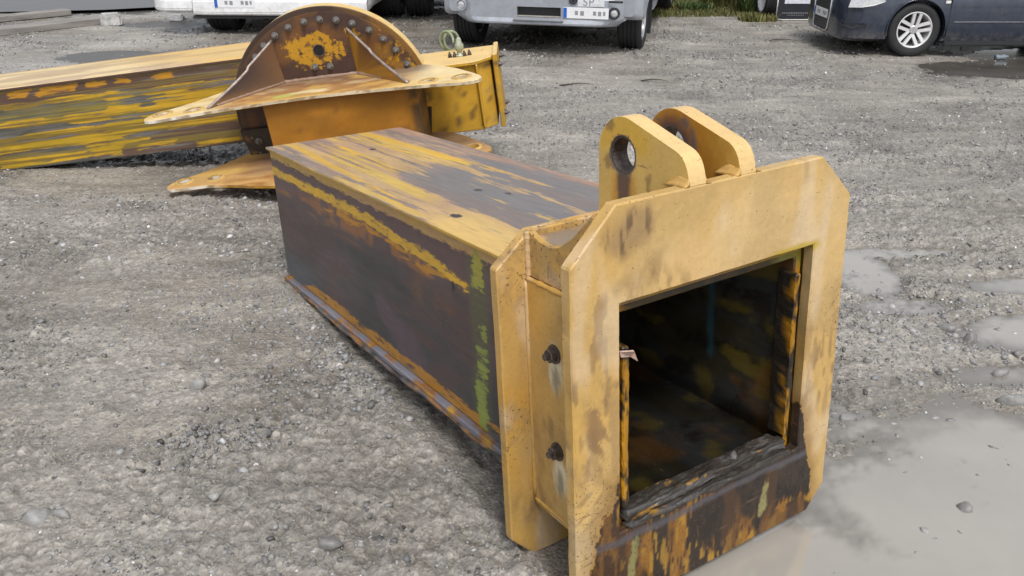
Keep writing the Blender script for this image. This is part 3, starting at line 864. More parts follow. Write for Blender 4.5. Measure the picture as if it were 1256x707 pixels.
# clevis lugs
def lug_profile():
    c, r = (.225, 1.072), .090
    pts = [(.03, .885), (.318, .885), (.316, 1.072)]
    pts += [(c[0] + r * math.cos(a), c[1] + r * math.sin(a)) for a in np.linspace(0, math.radians(108), 14)]
    pts += [(.048, 1.1085), (.037, 1.104), (.027, 1.097), (.018, 1.087), (.011, 1.074), (.006, 1.059), (.003, 1.046), (.002, 1.0365), (.03, 1.0365)]
    return pts
def paint_lug(inner):
    def fn(P, N):
        u, v, w_ = P[:, 0], P[:, 1], P[:, 2]
        n3 = fbm(P, 22, 4, 61 + inner); n1 = fbm(P, 6, 4, 62 + inner)
        c = np.tile(np.array((.52, .32, .07) if inner else (.60, .40, .12)), (len(P), 1)) * (.8 + .35 * n1)[:, None]
        r = np.hypot(v - .225, w_ - 1.072)
        f = np.abs(N[:, 0]) > .7
        if inner:
            c2 = mixc(c, (.40, .18, .015), ss(.50, .38, n1) * .6 + ss(.24, .10, r + .08 * (n3 - .5)))
            c2 = mixc(c2, (.17, .07, .03), ss(.085, .06, r + .03 * (n3 - .5)) * .95)
            c2 = mixc(c2, (.06, .045, .05), ss(.060, .05, r + .02 * (n3 - .5)) * .8)
            c2 = mixc(c2, (.12, .09, .09), ss(.02, .0, np.abs(r - .075)) * ss(.5, .6, n3))
        else:
            c2 = mixc(c, YEL, ss(.13, .07, r + .05 * (n3 - .5)) * ss(1.06, 1.1, w_) * .7)
            run = ss(.035, .018, np.abs(v - .222) + .015 * (n3 - .5)) * ss(1.05, 1.02, w_)
            c2 = mixc(c2, (.10, .055, .045), run * .95)
            c2 = mixc(c2, ORNG, ss(.055, .03, np.abs(v - .222)) * ss(1.05, 1.0, w_) * (1 - run) * .8)
            c2 = mixc(c2, (.2, .12, .05), ss(.62, .7, n3) * .7)
        c = np.where(f[:, None], c2, mixc(c, (.72, .52, .27), .6 + 0 * u))
        bore = r < .0475
        c[bore] = np.array((.10, .075, .07)) * (.6 + .8 * n3[bore])[:, None]
        return c
    return fn
for u0, inner in ((-.115, 0), (.04, 1)):
    bm = poly_plate(lug_profile(), [circ(.225, 1.072, .046, 28)], lambda a, b, t: (u0 + t, a, b), .05)
    bev(bm, .003); gridcut(bm, (1, .008, .008), 'yz')
    lg = part('lifting_lug', bm, PAINT, beam, paint_lug(inner))
    lg['label'] = 'left lifting lug with clean hole edge' if not inner else 'right lifting lug rusted round its hole'
    bm = bmesh.new()
    lathe(bm, [(.0455, 0), (.0455, .046), (.041, .046), (.041, 0)], 28, axis_matrix((u0 + .002, .225, 1.072), (1, 0, 0)), close=True)
    part('bushing', bm, BOLTM, lg, smooth=False)
    bm = bmesh.new()
    for xa, sg in ((u0 + .0005, -1), (u0 + .0495, 1)):
        tri = [(xa, 1.056), (xa + sg * .006, 1.045), (xa + sg * .018, 1.0345), (xa, 1.0345)]
        for a in range(7):
            pass
        rings = [[bm.verts.new((px, vv, 1.0345 + (pz - 1.0345) * sc_)) for px, pz in tri] for vv, sc_ in ((.0008, .55), (.006, .9), (.018, 1.0), (.034, 1.05), (.050, .8), (.07, .2))]
        for a, b in zip(rings, rings[1:]):
            for q in range(4): bm.faces.new((a[q], a[(q + 1) % 4], b[(q + 1) % 4], b[q]))
        bm.faces.new(rings[0]); bm.faces.new(rings[-1])
    bmesh.ops.recalc_face_normals(bm, faces=bm.faces); gridcut(bm, .008); lump(bm, .0025, 60, 211)
    part('lug_weld', bm, PAINT, lg, paint_plate(31, False), smooth=True)

# bolts through the side web, caked in mud
def bolt_bm(M, r=.018, h=.016, seg=6, nut=True):
    bm = bmesh.new()
    lathe(bm, [(r * 1.35, 0), (r * 1.35, h * .25), (r * 1.02, h * .28)], 14, M)
    b2 = bmesh.new()
    lathe(b2, [(r, h * .25), (r, h * 1.1), (r * .85, h * 1.25), (r * .5, h * 1.25), (r * .5, h * 1.9), (r * .35, h * 2.0)], seg, M)
    me = bpy.data.meshes.new('t'); b2.to_mesh(me); b2.free(); bm.from_mesh(me); bpy.data.meshes.remove(me)
    return bm
for s in (-1, 1):
    for ww in (.648, .385):
        part('bolt', bolt_bm(axis_matrix((s * .362, .175, ww), (s, 0, 0), (0, 1, .3))), BOLTM, beam)

# wear pads in the mouth
def paint_pad(P, N):
    n3 = fbm(P, (90, 60, 9), 4, 71); n4 = fbm(P, (60, 40, 22), 5, 72)
    c = np.tile(np.array((.40, .19, .012)), (len(P), 1)) * (.5 + .8 * n3)[:, None]
    c = mixc(c, BLACK, ss(.44, .52, n4 + .1 * (n3 - .5)))
    c = mixc(c, BLACK, ss(.028, .04, P[:, 1] + .02 * (n4 - .5)))
    return c
for x0, x1, z0, z1 in ((-.2895, -.270, .275, .700), (.273, .2895, .270, .740)):
    bm = bmesh.new(); box(bm, x0, x1, .014, .075, z0, z1); bev(bm, .004); gridcut(bm, (.008, .03, .012), 'xyz'); lump(bm, .0035, 45, 73)
    part('wear_pad', bm, GREASE, beam, paint_pad)
def paint_sill(P, N):
    n3 = fbm(P, (10, 90, 90), 4, 75); n4 = fbm(P, (14, 60, 60), 4, 76)
    c = np.tile(np.array((.040, .034, .028)), (len(P), 1)) * (.5 + n3)[:, None]
    c = mixc(c, (.30, .16, .03), ss(.66, .70, n3))
    c = mixc(c, (.10, .095, .095), ss(.58, .68, n4) * .7)
    return c
for k, (y0, y1, z0, z1) in enumerate(((-.004, .024, .224, .240), (.014, .046, .238, .264), (.040, .072, .2405, .258))):
    bm = bmesh.new(); box(bm, -.286 + .004 * k, .284 - .003 * k, y0, y1, z0, z1); bev(bm, .004); gridcut(bm, (.008, .006, .006), 'xyz'); lump(bm, .007, (14, 50, 50), 77 + k); lump(bm, .004, (40, 110, 110), 97 + k)
    part('sill_strip', bm, GREASE, beam, paint_sill)
bm = bmesh.new()
vs = [bm.verts.new(q) for q in ((-.30, .012, .695), (-.268, .0, .690), (-.255, .004, .662), (-.272, .01, .676), (-.296, .014, .680), (-.280, -.012, .700))]
bm.faces.new((vs[0], vs[4], vs[3])); bm.faces.new((vs[0], vs[3], vs[5])); bm.faces.new((vs[5], vs[3], vs[1])); bm.faces.new((vs[3], vs[2], vs[1]))
r_ = bmesh.ops.extrude_face_region(bm, geom=bm.faces[:]); bmesh.ops.translate(bm, vec=(0, .003, .002), verts=[g for g in r_['geom'] if isinstance(g, bmesh.types.BMVert)])
part('paint_flake', bm, plain('flaked_paint', (.52, .36, .30), .6, 0, .4, 60), beam)
bm = bmesh.new()
vs = [bm.verts.new(q) for q in ((.085, .03, .262), (.10, .02, .262), (.110, .03, .266), (.100, .028, .284), (.090, .028, .276))]
bm.faces.new(vs)
r_ = bmesh.ops.extrude_face_region(bm, geom=bm.faces[:]); bmesh.ops.translate(bm, vec=(0, .006, .0), verts=[g for g in r_['geom'] if isinstance(g, bmesh.types.BMVert)])
part('rubber_scrap', bm, plain('grey_scrap', (.13, .12, .12), .6, 0, .4, 60), beam)

# ------------------------------------------------------------------ the second boom with its round slewing flange
O2 = Vector((-1.0877, 5.1667, .4113))
U2 = (0.99202624, -0.01514966, 0.12511767); V2 = (0.00825813, 0.99842917, 0.05541649); Wv2 = (-0.12576068, -0.05394138, 0.99059304)
boom = empty('slewing_boom', O2, frame_rot(U2, V2, Wv2))
tag(boom, 'long yellow boom lying behind with a round bolted flange and eared bracket plates', 'crane boom')

def paint_boom(P, N):
    u, v, w_ = P[:, 0], P[:, 1], P[:, 2]
    b2 = fbm(P, (2.6, 2, 13), 3, 82); n3 = fbm(P, (7, 7, 55), 4, 83); n4 = fbm(P, 6, 4, 88); n5 = fbm(P, (5, 5, 14), 4, 89); st = fbm(P, (1.6, 2, 60), 4, 90)
    c = np.tile(np.array((.100, .096, .082)), (len(P), 1)) * (.45 + 1.1 * n3)[:, None]
    c = mixc(c, (.115, .065, .045), ss(.42, .56, fbm(P, (2, 2, 7), 3, 85) + .25 * ss(-1.2, -.6, u) + .5 * ss(.2, .34, w_) - .12) * .9)
    c = mixc(c, (.17, .165, .16), ss(.60, .68, st) * .8)
    ub = u + .25 * (n5 - .5); wb_ = w_ + .05 * (n5 - .5)
    def bx(u0, u1, w0, w1, eu=.06, ew=.022): return np.clip(np.min([.5 + (ub - u0) / (2 * eu), .5 + (u1 - ub) / (2 * eu), .5 + (wb_ - w0) / (2 * ew), .5 + (w1 - wb_) / (2 * ew)], axis=0), 0, 1)
    oliv = bx(-3, -1.35, .14, .19) * ss(.38, .5, st)
    c = mixc(c, (.26, .20, .025), oliv * .9)
    yb = np.zeros(len(P))
    for b in ((-3, -1.35, .228, .252), (-3, -1.72, .112, .138), (-3, -1.28, -.045, .065), (-1.72, -1.28, .085, .145), (-1.45, -1.26, -.07, .245), (-1.16, -.58, .115, .245), (-1.42, -.98, .0, .13),
              (-1.08, -.5, -.02, .055), (-2.27, -1.72, -.140, -.095), (-1.66, -1.42, -.14, -.06), (-1.3, -1.1, -.13, -.10), (-.95, -.7, -.15, -.12), (-.55, .3, -.1, .25)):
        yb = np.maximum(yb, bx(*b))
    yb = np.minimum(yb * 1.35, .70) - .36 * ss(.55, .66, st) - .10 * ss(.5, .62, n3)
    ycol = np.array((.52, .305, .02))[None] * (.65 + .7 * n4)[:, None]
    ycol = mixc(ycol, (.36, .25, .015), ss(.44, .56, n5) * .6)
    ycol = mixc(ycol, (.13, .095, .03), ss(.54, .62, fbm(P, (.9, 1, 85), 3, 96)) * .75)
    c = mixc(c, (.24, .175, .03), ss(.58, .66, fbm(P, (.8, 1, 75), 3, 97)) * .7)
    ob = np.zeros(len(P))
    for b in ((-2.06, -1.9, .288, .332), (-1.84, -1.62, .285, .335), (-1.56, -1.42, .29, .325), (-1.36, -1.22, .30, .33), (-1.1, -1.0, .29, .32), (-2.6, -2.2, .29, .33)): ob = np.maximum(ob, bx(*b, .03, .012))
    ycol = mixc(ycol, (.50, .24, .018), (ob > yb) * 1.0); yb = np.maximum(yb, np.minimum(ob, .62))
    hb = ((np.abs(u + 1.452) < .010) & (np.abs(w_ - .243) < .018)) * 1.0; c = mixc(c, (.02, .018, .015), hb); yb = yb * (1 - hb)
    c = mixc(c, (.09, .05, .04), ss(.338, .35, w_) * .8)
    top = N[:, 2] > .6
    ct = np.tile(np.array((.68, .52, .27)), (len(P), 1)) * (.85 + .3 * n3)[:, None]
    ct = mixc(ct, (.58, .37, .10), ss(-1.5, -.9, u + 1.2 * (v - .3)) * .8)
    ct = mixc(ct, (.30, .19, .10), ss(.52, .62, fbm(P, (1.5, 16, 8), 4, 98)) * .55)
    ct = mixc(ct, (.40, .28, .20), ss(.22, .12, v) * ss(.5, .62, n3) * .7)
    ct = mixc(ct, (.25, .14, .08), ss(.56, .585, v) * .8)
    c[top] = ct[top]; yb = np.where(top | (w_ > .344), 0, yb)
    return c, ycol, np.clip(yb, 0, 1), np.full(len(P), .3)
bm = bmesh.new(); box(bm, -2.95, .35, .10, .585, -.165, .345); bev(bm, .006); gridcut(bm, (.03, .08, .0055), 'xyz')
part('boom_shell', bm, STREAKX, boom, paint_boom)
bm = bmesh.new(); box(bm, -2.95, .36, .085, .60, .3455, .362); bev(bm, .003); gridcut(bm, (.03, .03, 1), 'xy')
part('boom_top_plate', bm, STREAKX, boom, paint_boom)

def paint_disc(P, N):
    u, v, w_ = P[:, 0], P[:, 1], P[:, 2]
    r = np.hypot(u, w_); n3 = fbm(P, 12, 4, 91); n1 = fbm(P, 5, 4, 92)
    c = np.tile(np.array((.066, .034, .024)), (len(P), 1)) * (.6 + .8 * n3)[:, None]
    c = mixc(c, (.20, .085, .02), ss(.58, .70, n1) * .6)
    c = mixc(c, (.34, .16, .018), ss(.22, .42, u) * ss(.42, .55, n3) * .85)
    
    c = mixc(c, (.05, .034, .028), ss(.05, .0, np.abs(r - .557)) * ss(.38, .5, n3) * .8)
    m = .5 + (.085 - np.hypot((u + .03) * .56, w_ - .375)) / .16 + .9 * (fbm(P, 9, 3, 95) - .5)
    m = np.maximum(m, np.minimum(.46 + (.035 - np.abs(u - .215 - .25 * (.4 - w_))) / .14, .5 + (.47 - w_) / .1))
    m = np.maximum(m, .42 * ss(.25, .4, u))
    return c, np.tile(np.array((.42, .215, .012)), (len(P), 1)) * (.75 + .5 * n1)[:, None], np.clip(m, 0, .58), np.full(len(P), .6)
def paint_ring(P, N):
    u, v, w_ = P[:, 0], P[:, 1], P[:, 2]
    n3 = fbm(P, 14, 4, 93)
    c = np.tile(np.array((.055, .034, .024)), (len(P), 1)) * (.6 + .8 * n3)[:, None]
    c = mixc(c, (.28, .135, .022), ss(.10, .45, u + .4 * (n3 - .5)) * .65)
    c = mixc(c, (.07, .05, .04), ss(.1, -.3, w_) * .8)
    rim = (np.abs(N[:, 1]) < .6) & (np.hypot(u, w_) > .6)
    cr = np.tile(np.array((.70, .50, .2)), (len(P), 1)) * (.85 + .3 * n3)[:, None]
    cr = mixc(cr, (.48, .28, .05), ss(.03, .0, np.abs(v - .05)) * .6 + ss(.5, .6, n3) * .4)
    c[rim] = cr[rim]
    return c
bm = bmesh.new(); lathe(bm, [(.575, 0), (.615, 0), (.615, .10), (.575, .10)], 96, axis_matrix((0, 0, 0), (0, 1, 0)), close=True); bev(bm, .004)
part('outer_ring', bm, PAINT, boom, paint_ring)
bm = bmesh.new(); lathe(bm, [(.0, -.03), (.05, -.03), (.20, -.03), (.35, -.03), (.45, -.03), (.52, -.03), (.585, -.03), (.585, .08), (0, .08)], 96, axis_matrix((0, 0, 0), (0, 1, 0))); gridcut(bm, .03, 'xz')
disc = part('slew_flange', bm, PAINT, boom, paint_disc)
b0 = None
for k in range(44):
    a = 2 * math.pi * (k + .3) / 44 if False else None
angs = [147.6, 136, 126.7, 116.8, 106.7, 96.1, 86.1, 76.0, 66.1, 55.3, 45.3, 35.5, 24.6, 158, 168, 14, 4, -6, -17, -28, -39, 190, 201, 212, 223]
bmesh_bolt = bolt_bm(axis_matrix((0, 0, 0), (0, -1, 0), (1, 0, .2)), .0155, .018)
me_b = bpy.data.meshes.new('flange_bolt'); bmesh_bolt.to_mesh(me_b); bmesh_bolt.free(); me_b.materials.append(plain('worn_highlight_bolt_steel', (.20, .19, .18), .35, .5, .5, 60, .3))  # worn heads, with wet highlights lightened into the steel colour
for a in angs:
    o = bpy.data.objects.new('flange_bolt', me_b); C.objects.link(o); o.parent = disc
    o.location = (.545 * math.cos(R(a)), -.031, .545 * math.sin(R(a)))
for u_, w_ in ((-.055, .277), (.037, .270)):
    o = bpy.data.objects.new('flange_bolt', me_b); C.objects.link(o); o.parent = disc; o.location = (u_, -.031, w_)
bm = bmesh.new(); lathe(bm, [(.030, -.0), (.030, -.006), (.036, -.006), (.036, 0)], 20, axis_matrix((-.008, -.0305, .37), (0, 1, 0)), close=True)
part('pivot_hole_rim', bm, BOLTM, disc)
bm = bmesh.new(); lathe(bm, [(0, -.001), (.030, -.001), (.030, .0), (0, .0)], 20, axis_matrix((-.008, -.0315, .37), (0, 1, 0)))
part('pivot_hole', bm, plain('dark_bore', (.006, .006, .006), .8), disc)

def plate_outline(deep):
    L = [(-.585, 0.0), (-.70, -.16), (-.80, -.285), (-.90, -.37), (-.950, -.435), (-.958, -.475), (-.945, -.515), (-.91, -.535), (-.86, -.535)]
    Rr = [(.86, -.535), (.91, -.535), (.945, -.515), (.958, -.475), (.950, -.435), (.90, -.35), (.80, -.20), (.70, -.09), (.585, 0)]
    if deep: mid = [(-.70, -.53), (-.55, -.57), (-.40, -.63), (-.2, -.69), (0, -.70), (.2, -.69), (.40, -.63), (.55, -.57), (.7, -.53)]
    else: mid = [(-.70, -.50), (-.55, -.475), (-.40, -.455), (-.2, -.435), (0, -.425), (.2, -.435), (.40, -.455), (.55, -.475), (.7, -.50)]
    return L + mid + Rr
def paint_ear(top):
    def fn(P, N):
        u, v, w_ = P[:, 0], P[:, 1], P[:, 2]
        n3 = fbm(P, 14, 4, 101); n1 = fbm(P, (4, 9, 5), 4, 102)
        base = (.66, .52, .28) if top else (.50, .30, .11)
        c = np.tile(np.array(base), (len(P), 1)) * (.8 + .4 * n3)[:, None]
        c = mixc(c, (.33, .145, .045), ss(.66, .42, np.abs(u) + .3 * (n1 - .5)) * ss(.30, .45, n1) * .9)
        c = mixc(c, (.16, .08, .045), ss(.55, .4, np.abs(u)) * ss(-.34, -.08, v + .2 * (n3 - .5)) * .8)
        c = mixc(c, (.62, .40, .10), ss(.5, .62, n1) * .6)
        if top:
            c = mixc(c, (.45, .5, .12), ss(.10, .04, np.hypot((u + .2), (v + .36) * 2) + .1 * (n3 - .5)) * .7)
            c = mixc(c, (.12, .09, .085), ss(.20, .05, np.abs(u - .5)) * ss(-.3, -.05, v) * .8)
        else:
            c = mixc(c, (.22, .14, .10), ss(-.62, -.4, u) * ss(-.55, -.35, v) * .7)
        e = np.abs(N[:, 2]) < .6
        ce = np.tile(np.array((.62, .52, .36) if top else (.48, .25, .03)), (len(P), 1)) * (.6 + .8 * n3)[:, None]
        ce = mixc(ce, (.74, .70, .62), ss(.55, .75, -u) * .9)
        ce = mixc(ce, (.2, .12, .04), ss(.52, .6, fbm(P, 22, 3, 104)) * .7)
        und = N[:, 2] < -.6
        c[e] = ce[e]
        c[und] = np.array((.42, .20, .02)) * (.6 + .8 * n3[und])[:, None]
        return c
    return fn
for zc, top in ((.185, True), (-.225, False)):
    ho = [circ(x, -.425, .040, 18) for x in (-.87, -.685, .66, .845)]
    bm = poly_plate(plate_outline(not top), ho, lambda a, b, t: (a, b, zc + t), .022)
    bev(bm, .003); gridcut(bm, .02, 'xy')
    pl = part('bracket_plate', bm, PAINT, boom, paint_ear(top))
    pl['label'] = 'upper bracket plate with two holes in each ear' if top else 'lower bracket plate near the ground'
    for x in (-.87, -.685, .66, .845):
        bm = bmesh.new(); lathe(bm, [(.041, .0), (.041, .006), (.058, .004), (.060, 0)], 22, axis_matrix((x, -.425, zc + .022), (0, 0, 1)), close=True)
        part('hole_boss', bm, PAINT, pl, lambda P, N: np.tile(np.array((.55, .36, .12)), (len(P), 1)) * (.5 + .9 * fbm(P, 30, 3, 105))[:, None])

def paint_orange(P, N):
    n3 = fbm(P, (8, 8, 20), 4, 111); n4 = fbm(P, 22, 4, 112)
    c = np.tile(np.array((.31, .132, .012)), (len(P), 1)) * (.65 + .7 * n3)[:, None]  # orange lowered, shade between the plates put into the colour
    c = mixc(c, (.20, .09, .02), ss(.62, .72, n4) * .8)
    c = mixc(c, (.05, .035, .02), ss(.50, .56, P[:, 0]) * ss(.35, .5, n3) * ss(.62, .57, P[:, 0]) * .9)
    return c
bm = bmesh.new(); box(bm, -.31, .575, -.385, -.0305, -.2025, .1845); bev(bm, .004); gridcut(bm, .03, 'xz')
part('bracket_web', bm, PAINT, boom, paint_orange)
# bolted lower corner of the flange, left and right of the web
def paint_dk(P, N):
    n3 = fbm(P, 20, 4, 113)
    return mixc(np.tile(np.array((.035, .028, .022)), (len(P), 1)) * (.5 + n3)[:, None], (.3, .15, .02), ss(.62, .7, n3) * .6)
for s in (-1, 1):
    bm = poly_plate([(s * .36, -.04), (s * .60, -.04), (s * .575, -.20), (s * .40, -.42), (s * .22, -.42)][::s], [], lambda a, b, t: (a, -.064 + t, b), .033)
    bev(bm, .004); gridcut(bm, .03, 'xz')
    cp = part('flange_corner', bm, GREASE, boom, paint_dk)
    for a, b in ((.50, -.12), (.45, -.22), (.38, -.32)):
        o = bpy.data.objects.new('corner_bolt', me_b); C.objects.link(o); o.parent = cp; o.location = (s * a, -.065, b)
# triangular ribs
def rib(p0, p1, p2, th=.012):
    """p0 foot at the ear, p1 top on the flange, p2 corner flange/plate"""
    bm = bmesh.new()
    a, b, c_ = Vector(p0), Vector(p1), Vector(p2)
    n = (b - a).cross(c_ - a).normalized() * th
    edge = []
    for t in np.linspace(0, 1, 14):                                   # the free edge sags inward a little
        q = a.lerp(b, t); q = q.lerp(c_, .07 * math.sin(math.pi * t) * (1.0 if t < .6 else .4)); edge.append(q)
    f = [bm.verts.new(q - n / 2) for q in edge] + [bm.verts.new(c_ - n / 2)]
    bm.faces.new(f)
    r_ = bmesh.ops.extrude_face_region(bm, geom=bm.faces[:]); bmesh.ops.translate(bm, vec=n, verts=[g for g in r_['geom'] if isinstance(g, bmesh.types.BMVert)])
    bmesh.ops.recalc_face_normals(bm, faces=bm.faces); bev(bm, .002)
    return bm
def paint_rib(P, N):
    n3 = fbm(P, 14, 4, 115); u = P[:, 0]
    c = np.tile(np.array((.056, .036, .034)), (len(P), 1)) * (.5 + 1.0 * n3)[:, None]
    c = mixc(c, (.16, .07, .022), ss(.48, .62, fbm(P, 7, 4, 117)) * ss(-.42, -.28, u) * .7)
    c = mixc(c, (.26, .14, .05), ss(.27, .21, P[:, 2] + .08 * (n3 - .5)) * .6)
    c = mixc(c, (.36, .18, .02), ss(.0, .2, u) * ss(.35, .55, n3))
    return c
for pts, s in (((-.60, -.445, .2085), (-.273, -.031, .46), (-.255, -.031, .2085)), -1), (((.545, -.425, .2085), (.181, -.031, .474), (.194, -.031, .2085)), 1):
    rb = part('rib', rib(*pts), PAINT, boom, paint_rib)
    bm = bmesh.new()
    a, b, c_ = map(Vector, pts)
    es = []
    for t in np.linspace(0, 1, 24):
        q = a.lerp(b, t); es.append(q.lerp(c_, .07 * math.sin(math.pi * t) * (1.0 if t < .6 else .4)))
    tube(bm, es, .0085, 6)
    part('rib_edge', bm, plain('worn_bright_edge', (.30, .25, .22), .4, .3, .4, 30), rb, smooth=True)
bm = bmesh.new(); bead(bm, (-.255, -.04, .212), (.194, -.04, .212), .014); bead(bm, (.194, -.04, .212), (.545, -.40, .212), .012); bead(bm, (-.255, -.04, .212), (-.56, -.40, .212), .010)
part('weld_bead', bm, PAINT, boom, lambda P, N: np.tile(np.array((.26, .17, .12)), (len(P), 1)) * (.5 + fbm(P, 25, 3, 116))[:, None], smooth=True)

# end block right of the flange
def paint_end(P, N):
    n3 = fbm(P, (8, 8, 12), 4, 121); n4 = fbm(P, 20, 4, 122)
    c = np.tile(np.array((.55, .31, .03)), (len(P), 1)) * (.7 + .6 * n3)[:, None]
    c = mixc(c, (.14, .08, .03), ss(.6, .7, n4) * .85)
    c = mixc(c, (.30, .20, .05), ss(.90, .96, P[:, 0]) * ss(.45, .6, n3) * .8)
    top = N[:, 2] > .6
    ct = np.tile(np.array((.68, .48, .2)), (len(P), 1)) * (.85 + .3 * n3)[:, None]
    c[top] = ct[top]
    return c
prof = [(.36, -.045), (.895, -.045), (.985, .03), (.985, .30), (.36, .30)]
bm = poly_plate(prof, [], lambda a, b, t: (a, b, -.225 + t), .405); bev(bm, .006); gridcut(bm, .03, 'xz')
part('end_block', bm, PAINT, boom, paint_end)
bm = poly_plate([(.50, -.075), (.90, -.075), (1.0, .015), (1.0, .315), (.50, .315)], [circ(.70, .20, .012, 10), circ(.93, .22, .012, 10)], lambda a, b, t: (a, b, .181 + t), .020); bev(bm, .003); gridcut(bm, .03, 'xy')
part('end_top_plate', bm, PAINT, boom, paint_end)
bm = bmesh.new(); box(bm, 1.001, 1.030, .0, .335, -.235, .215); bev(bm, .005); gridcut(bm, .03, 'yz')
ef = part('end_flange', bm, PAINT, boom, paint_end)
for y_, z_ in ((.05, .14), (.05, -.16), (.28, .14), (.28, -.16)):
    part('bolt', bolt_bm(axis_matrix((1.03, y_, z_), (1, 0, 0)), .014, .016), BOLTM, ef)
bm = bmesh.new(); box(bm, .90, .912, -.074, -.0, -.20, .18); bm2 = None; bev(bm, .003)
part('stiffener', bm, PAINT, boom, paint_end)
# greasy swivel fitting on the end block
bm = bmesh.new()
lathe(bm, [(.030, 0), (.030, .008), (.018, .012), (.014, .03), (.026, .038), (.028, .068), (.018, .082), (.016, .10), (.009, .112), (0, .114)], 14, axis_matrix((.80, .12, .201), (.06, 0, 1)))
swm = plain('pale_green_fitting', (.36, .38, .28), .5, .2, .4, 40, .3)
sw = part('swivel_fitting', bm, swm, boom, smooth=True)
for dx in (-.06, -.03, .03, .06):
    part('bolt', bolt_bm(axis_matrix((.80 + dx, .10 + abs(dx) * .3, .2012), (0, 0, 1)), .011, .016), BOLTM, sw)

# loop of green hose lying behind the end block
rp = boom
hose = bmesh.new()
pts = []
for t in np.linspace(0, 2 * math.pi * 1.9, 60):
    pts.append((.052 * math.cos(t) + .028 * t / 6, .05 * math.sin(t * .5) + .012 * t, .062 * math.sin(t) + .060))
tube(hose, pts, .008, 7)
ho_ = part('hose_loop', hose, plain('green_hose', (.24, .28, .17), .6, 0, .3, 30), smooth=True)
hp = O2 + Vector(U2) * .70 + Vector(V2) * .24 + Vector(Wv2) * .205
ho_.location = hp
tag(ho_, 'small coiled loop of pale green hose standing on the boom end block', 'hose')

# ------------------------------------------------------------------ vehicles
GLASS = plain('dark_car_glass', (.02, .025, .03), .06, 0, .1, 5, spec=.6)
CHROME = plain('brushed_alloy', (.62, .62, .63), .28, .85, .08, 20)
RIMM = plain('silver_rim_paint', (.70, .70, .71), .3, .3, .05, 20)
PLATEW = plain('number_plate_white', (.72, .73, .74), .4, 0, .05, 10)
BLUEM = plain('plate_band_blue', (.02, .10, .45), .4, 0, .1, 10)
GREYP = plain('plate_print_grey', (.25, .25, .27), .5, 0, .2, 60)
BLKP = plain('black_plastic', (.022, .023, .026), .5, 0, .3, 30, .1)
LENS = plain('lamp_lens', (.55, .56, .58), .12, .3, .2, 40, spec=.7)

def copy_tree(o, parent=None):
    c = o.copy(); C.objects.link(c); c.parent = parent
    for ch in [q for q in bpy.data.objects if q.parent == o and q != c]: copy_tree(ch, c)
    return c

def tyre_bm(Rr, wd, n=56):
    """tyre, axis = Z, centred; grooved tread"""
    h = wd / 2
    prof = [(Rr * .66, -h * .86), (Rr * .78, -h * .98), (Rr * .90, -h), (Rr * .975, -h * .86), (Rr, -h * .74)]
    for g in (-.48, -.16, .16, .48):
        prof += [(Rr, h * (g - .085)), (Rr * .962, h * (g - .06)), (Rr * .962, h * (g + .06)), (Rr, h * (g + .085))]
    prof += [(Rr, h * .74), (Rr * .975, h * .86), (Rr * .90, h), (Rr * .78, h * .98), (Rr * .66, h * .86)]
    bm = bmesh.new(); lathe(bm, prof, n, None, close=True)
    return bm

def wheel(parent, loc, axis, Rr, wd, rim='steel', spin=0.0, rimmat=None):
    """wheel empty-free: tyre is the part, rim its sub-part"""
    M = axis_matrix((0, 0, 0), axis, (0, 0, 1))
    bm = tyre_bm(Rr, wd)
    bmesh.ops.transform(bm, matrix=M, verts=bm.verts)
    ty = part('wheel', bm, RUBBER, parent, smooth=True)
    ty.data.set_sharp_from_angle(angle=R(35)) if hasattr(ty.data, 'set_sharp_from_angle') else None
    ty.location = loc
    h = wd / 2
    bm = bmesh.new()
    lathe(bm, [(Rr * .70, -h * .8), (Rr * .70, h * .86), (Rr * .655, h * .9), (Rr * .62, h * .80), (Rr * .60, h * .1), (Rr * .58, -h * .7)], 48, M, close=True)
    if rim == 'alloy':
        for k in range(5):
            a = spin + 2 * math.pi * k / 5
            for d in (-.085, .085):
                r0, r1 = Rr * .12, Rr * .64
                ca, sa = math.cos(a), math.sin(a)
                q = []
                for rr, wdt, zz in ((r0, .055, .62), (r1, .062, .84)):
                    for e in (-1, 1):
                        off = d * Rr * (1.0 + .5 * (rr / r1)) + e * wdt * Rr
                        for z in (zz * h, (zz - .28) * h):
                            q.append(bm.verts.new(M @ Vector((rr * ca - off * sa, rr * sa + off * ca, z))))
                for f in ((0, 2, 6, 4), (1, 5, 7, 3), (0, 4, 5, 1), (2, 3, 7, 6), (0, 1, 3, 2), (4, 6, 7, 5)): bm.faces.new([q[i] for i in f])
    else:
        lathe(bm, [(0, h * .35), (Rr * .25, h * .38), (Rr * .45, h * .2), (Rr * .6, h * .25), (Rr * .6, h * .1), (0, h * .1)], 32, M)
    bmesh.ops.recalc_face_normals(bm, faces=bm.faces)
    part('rim', bm, rimmat or CHROME, ty)
    bm = bmesh.new(); lathe(bm, [(0, h * .70), (Rr * .13, h * .70), (Rr * .155, h * .66), (Rr * .155, h * .3), (0, h * .3)], 20, M)
    part('hub_cap', bm, CHROME, ty)
    bm = bmesh.new(); lathe(bm, [(0, -h * .35), (Rr * .52, -h * .35), (Rr * .52, -h * .2), (0, -h * .2)], 28, M)
    part('brake_disc', bm, plain('brake_steel', (.05, .045, .045), .5, .6), ty)
    return ty

def loft(stations, cap=True):
    bm = bmesh.new()
    rings = [[bm.verts.new(p) for p in st] for st in stations]
    n = len(rings[0])
    for a, b in zip(rings, rings[1:]):
        for i in range(n): bm.faces.new((a[i], a[(i + 1) % n], b[(i + 1) % n], b[i]))
    if cap: bm.faces.new(rings[0][::-1]); bm.faces.new(rings[-1])
    bmesh.ops.recalc_face_normals(bm, faces=bm.faces)
    return bm

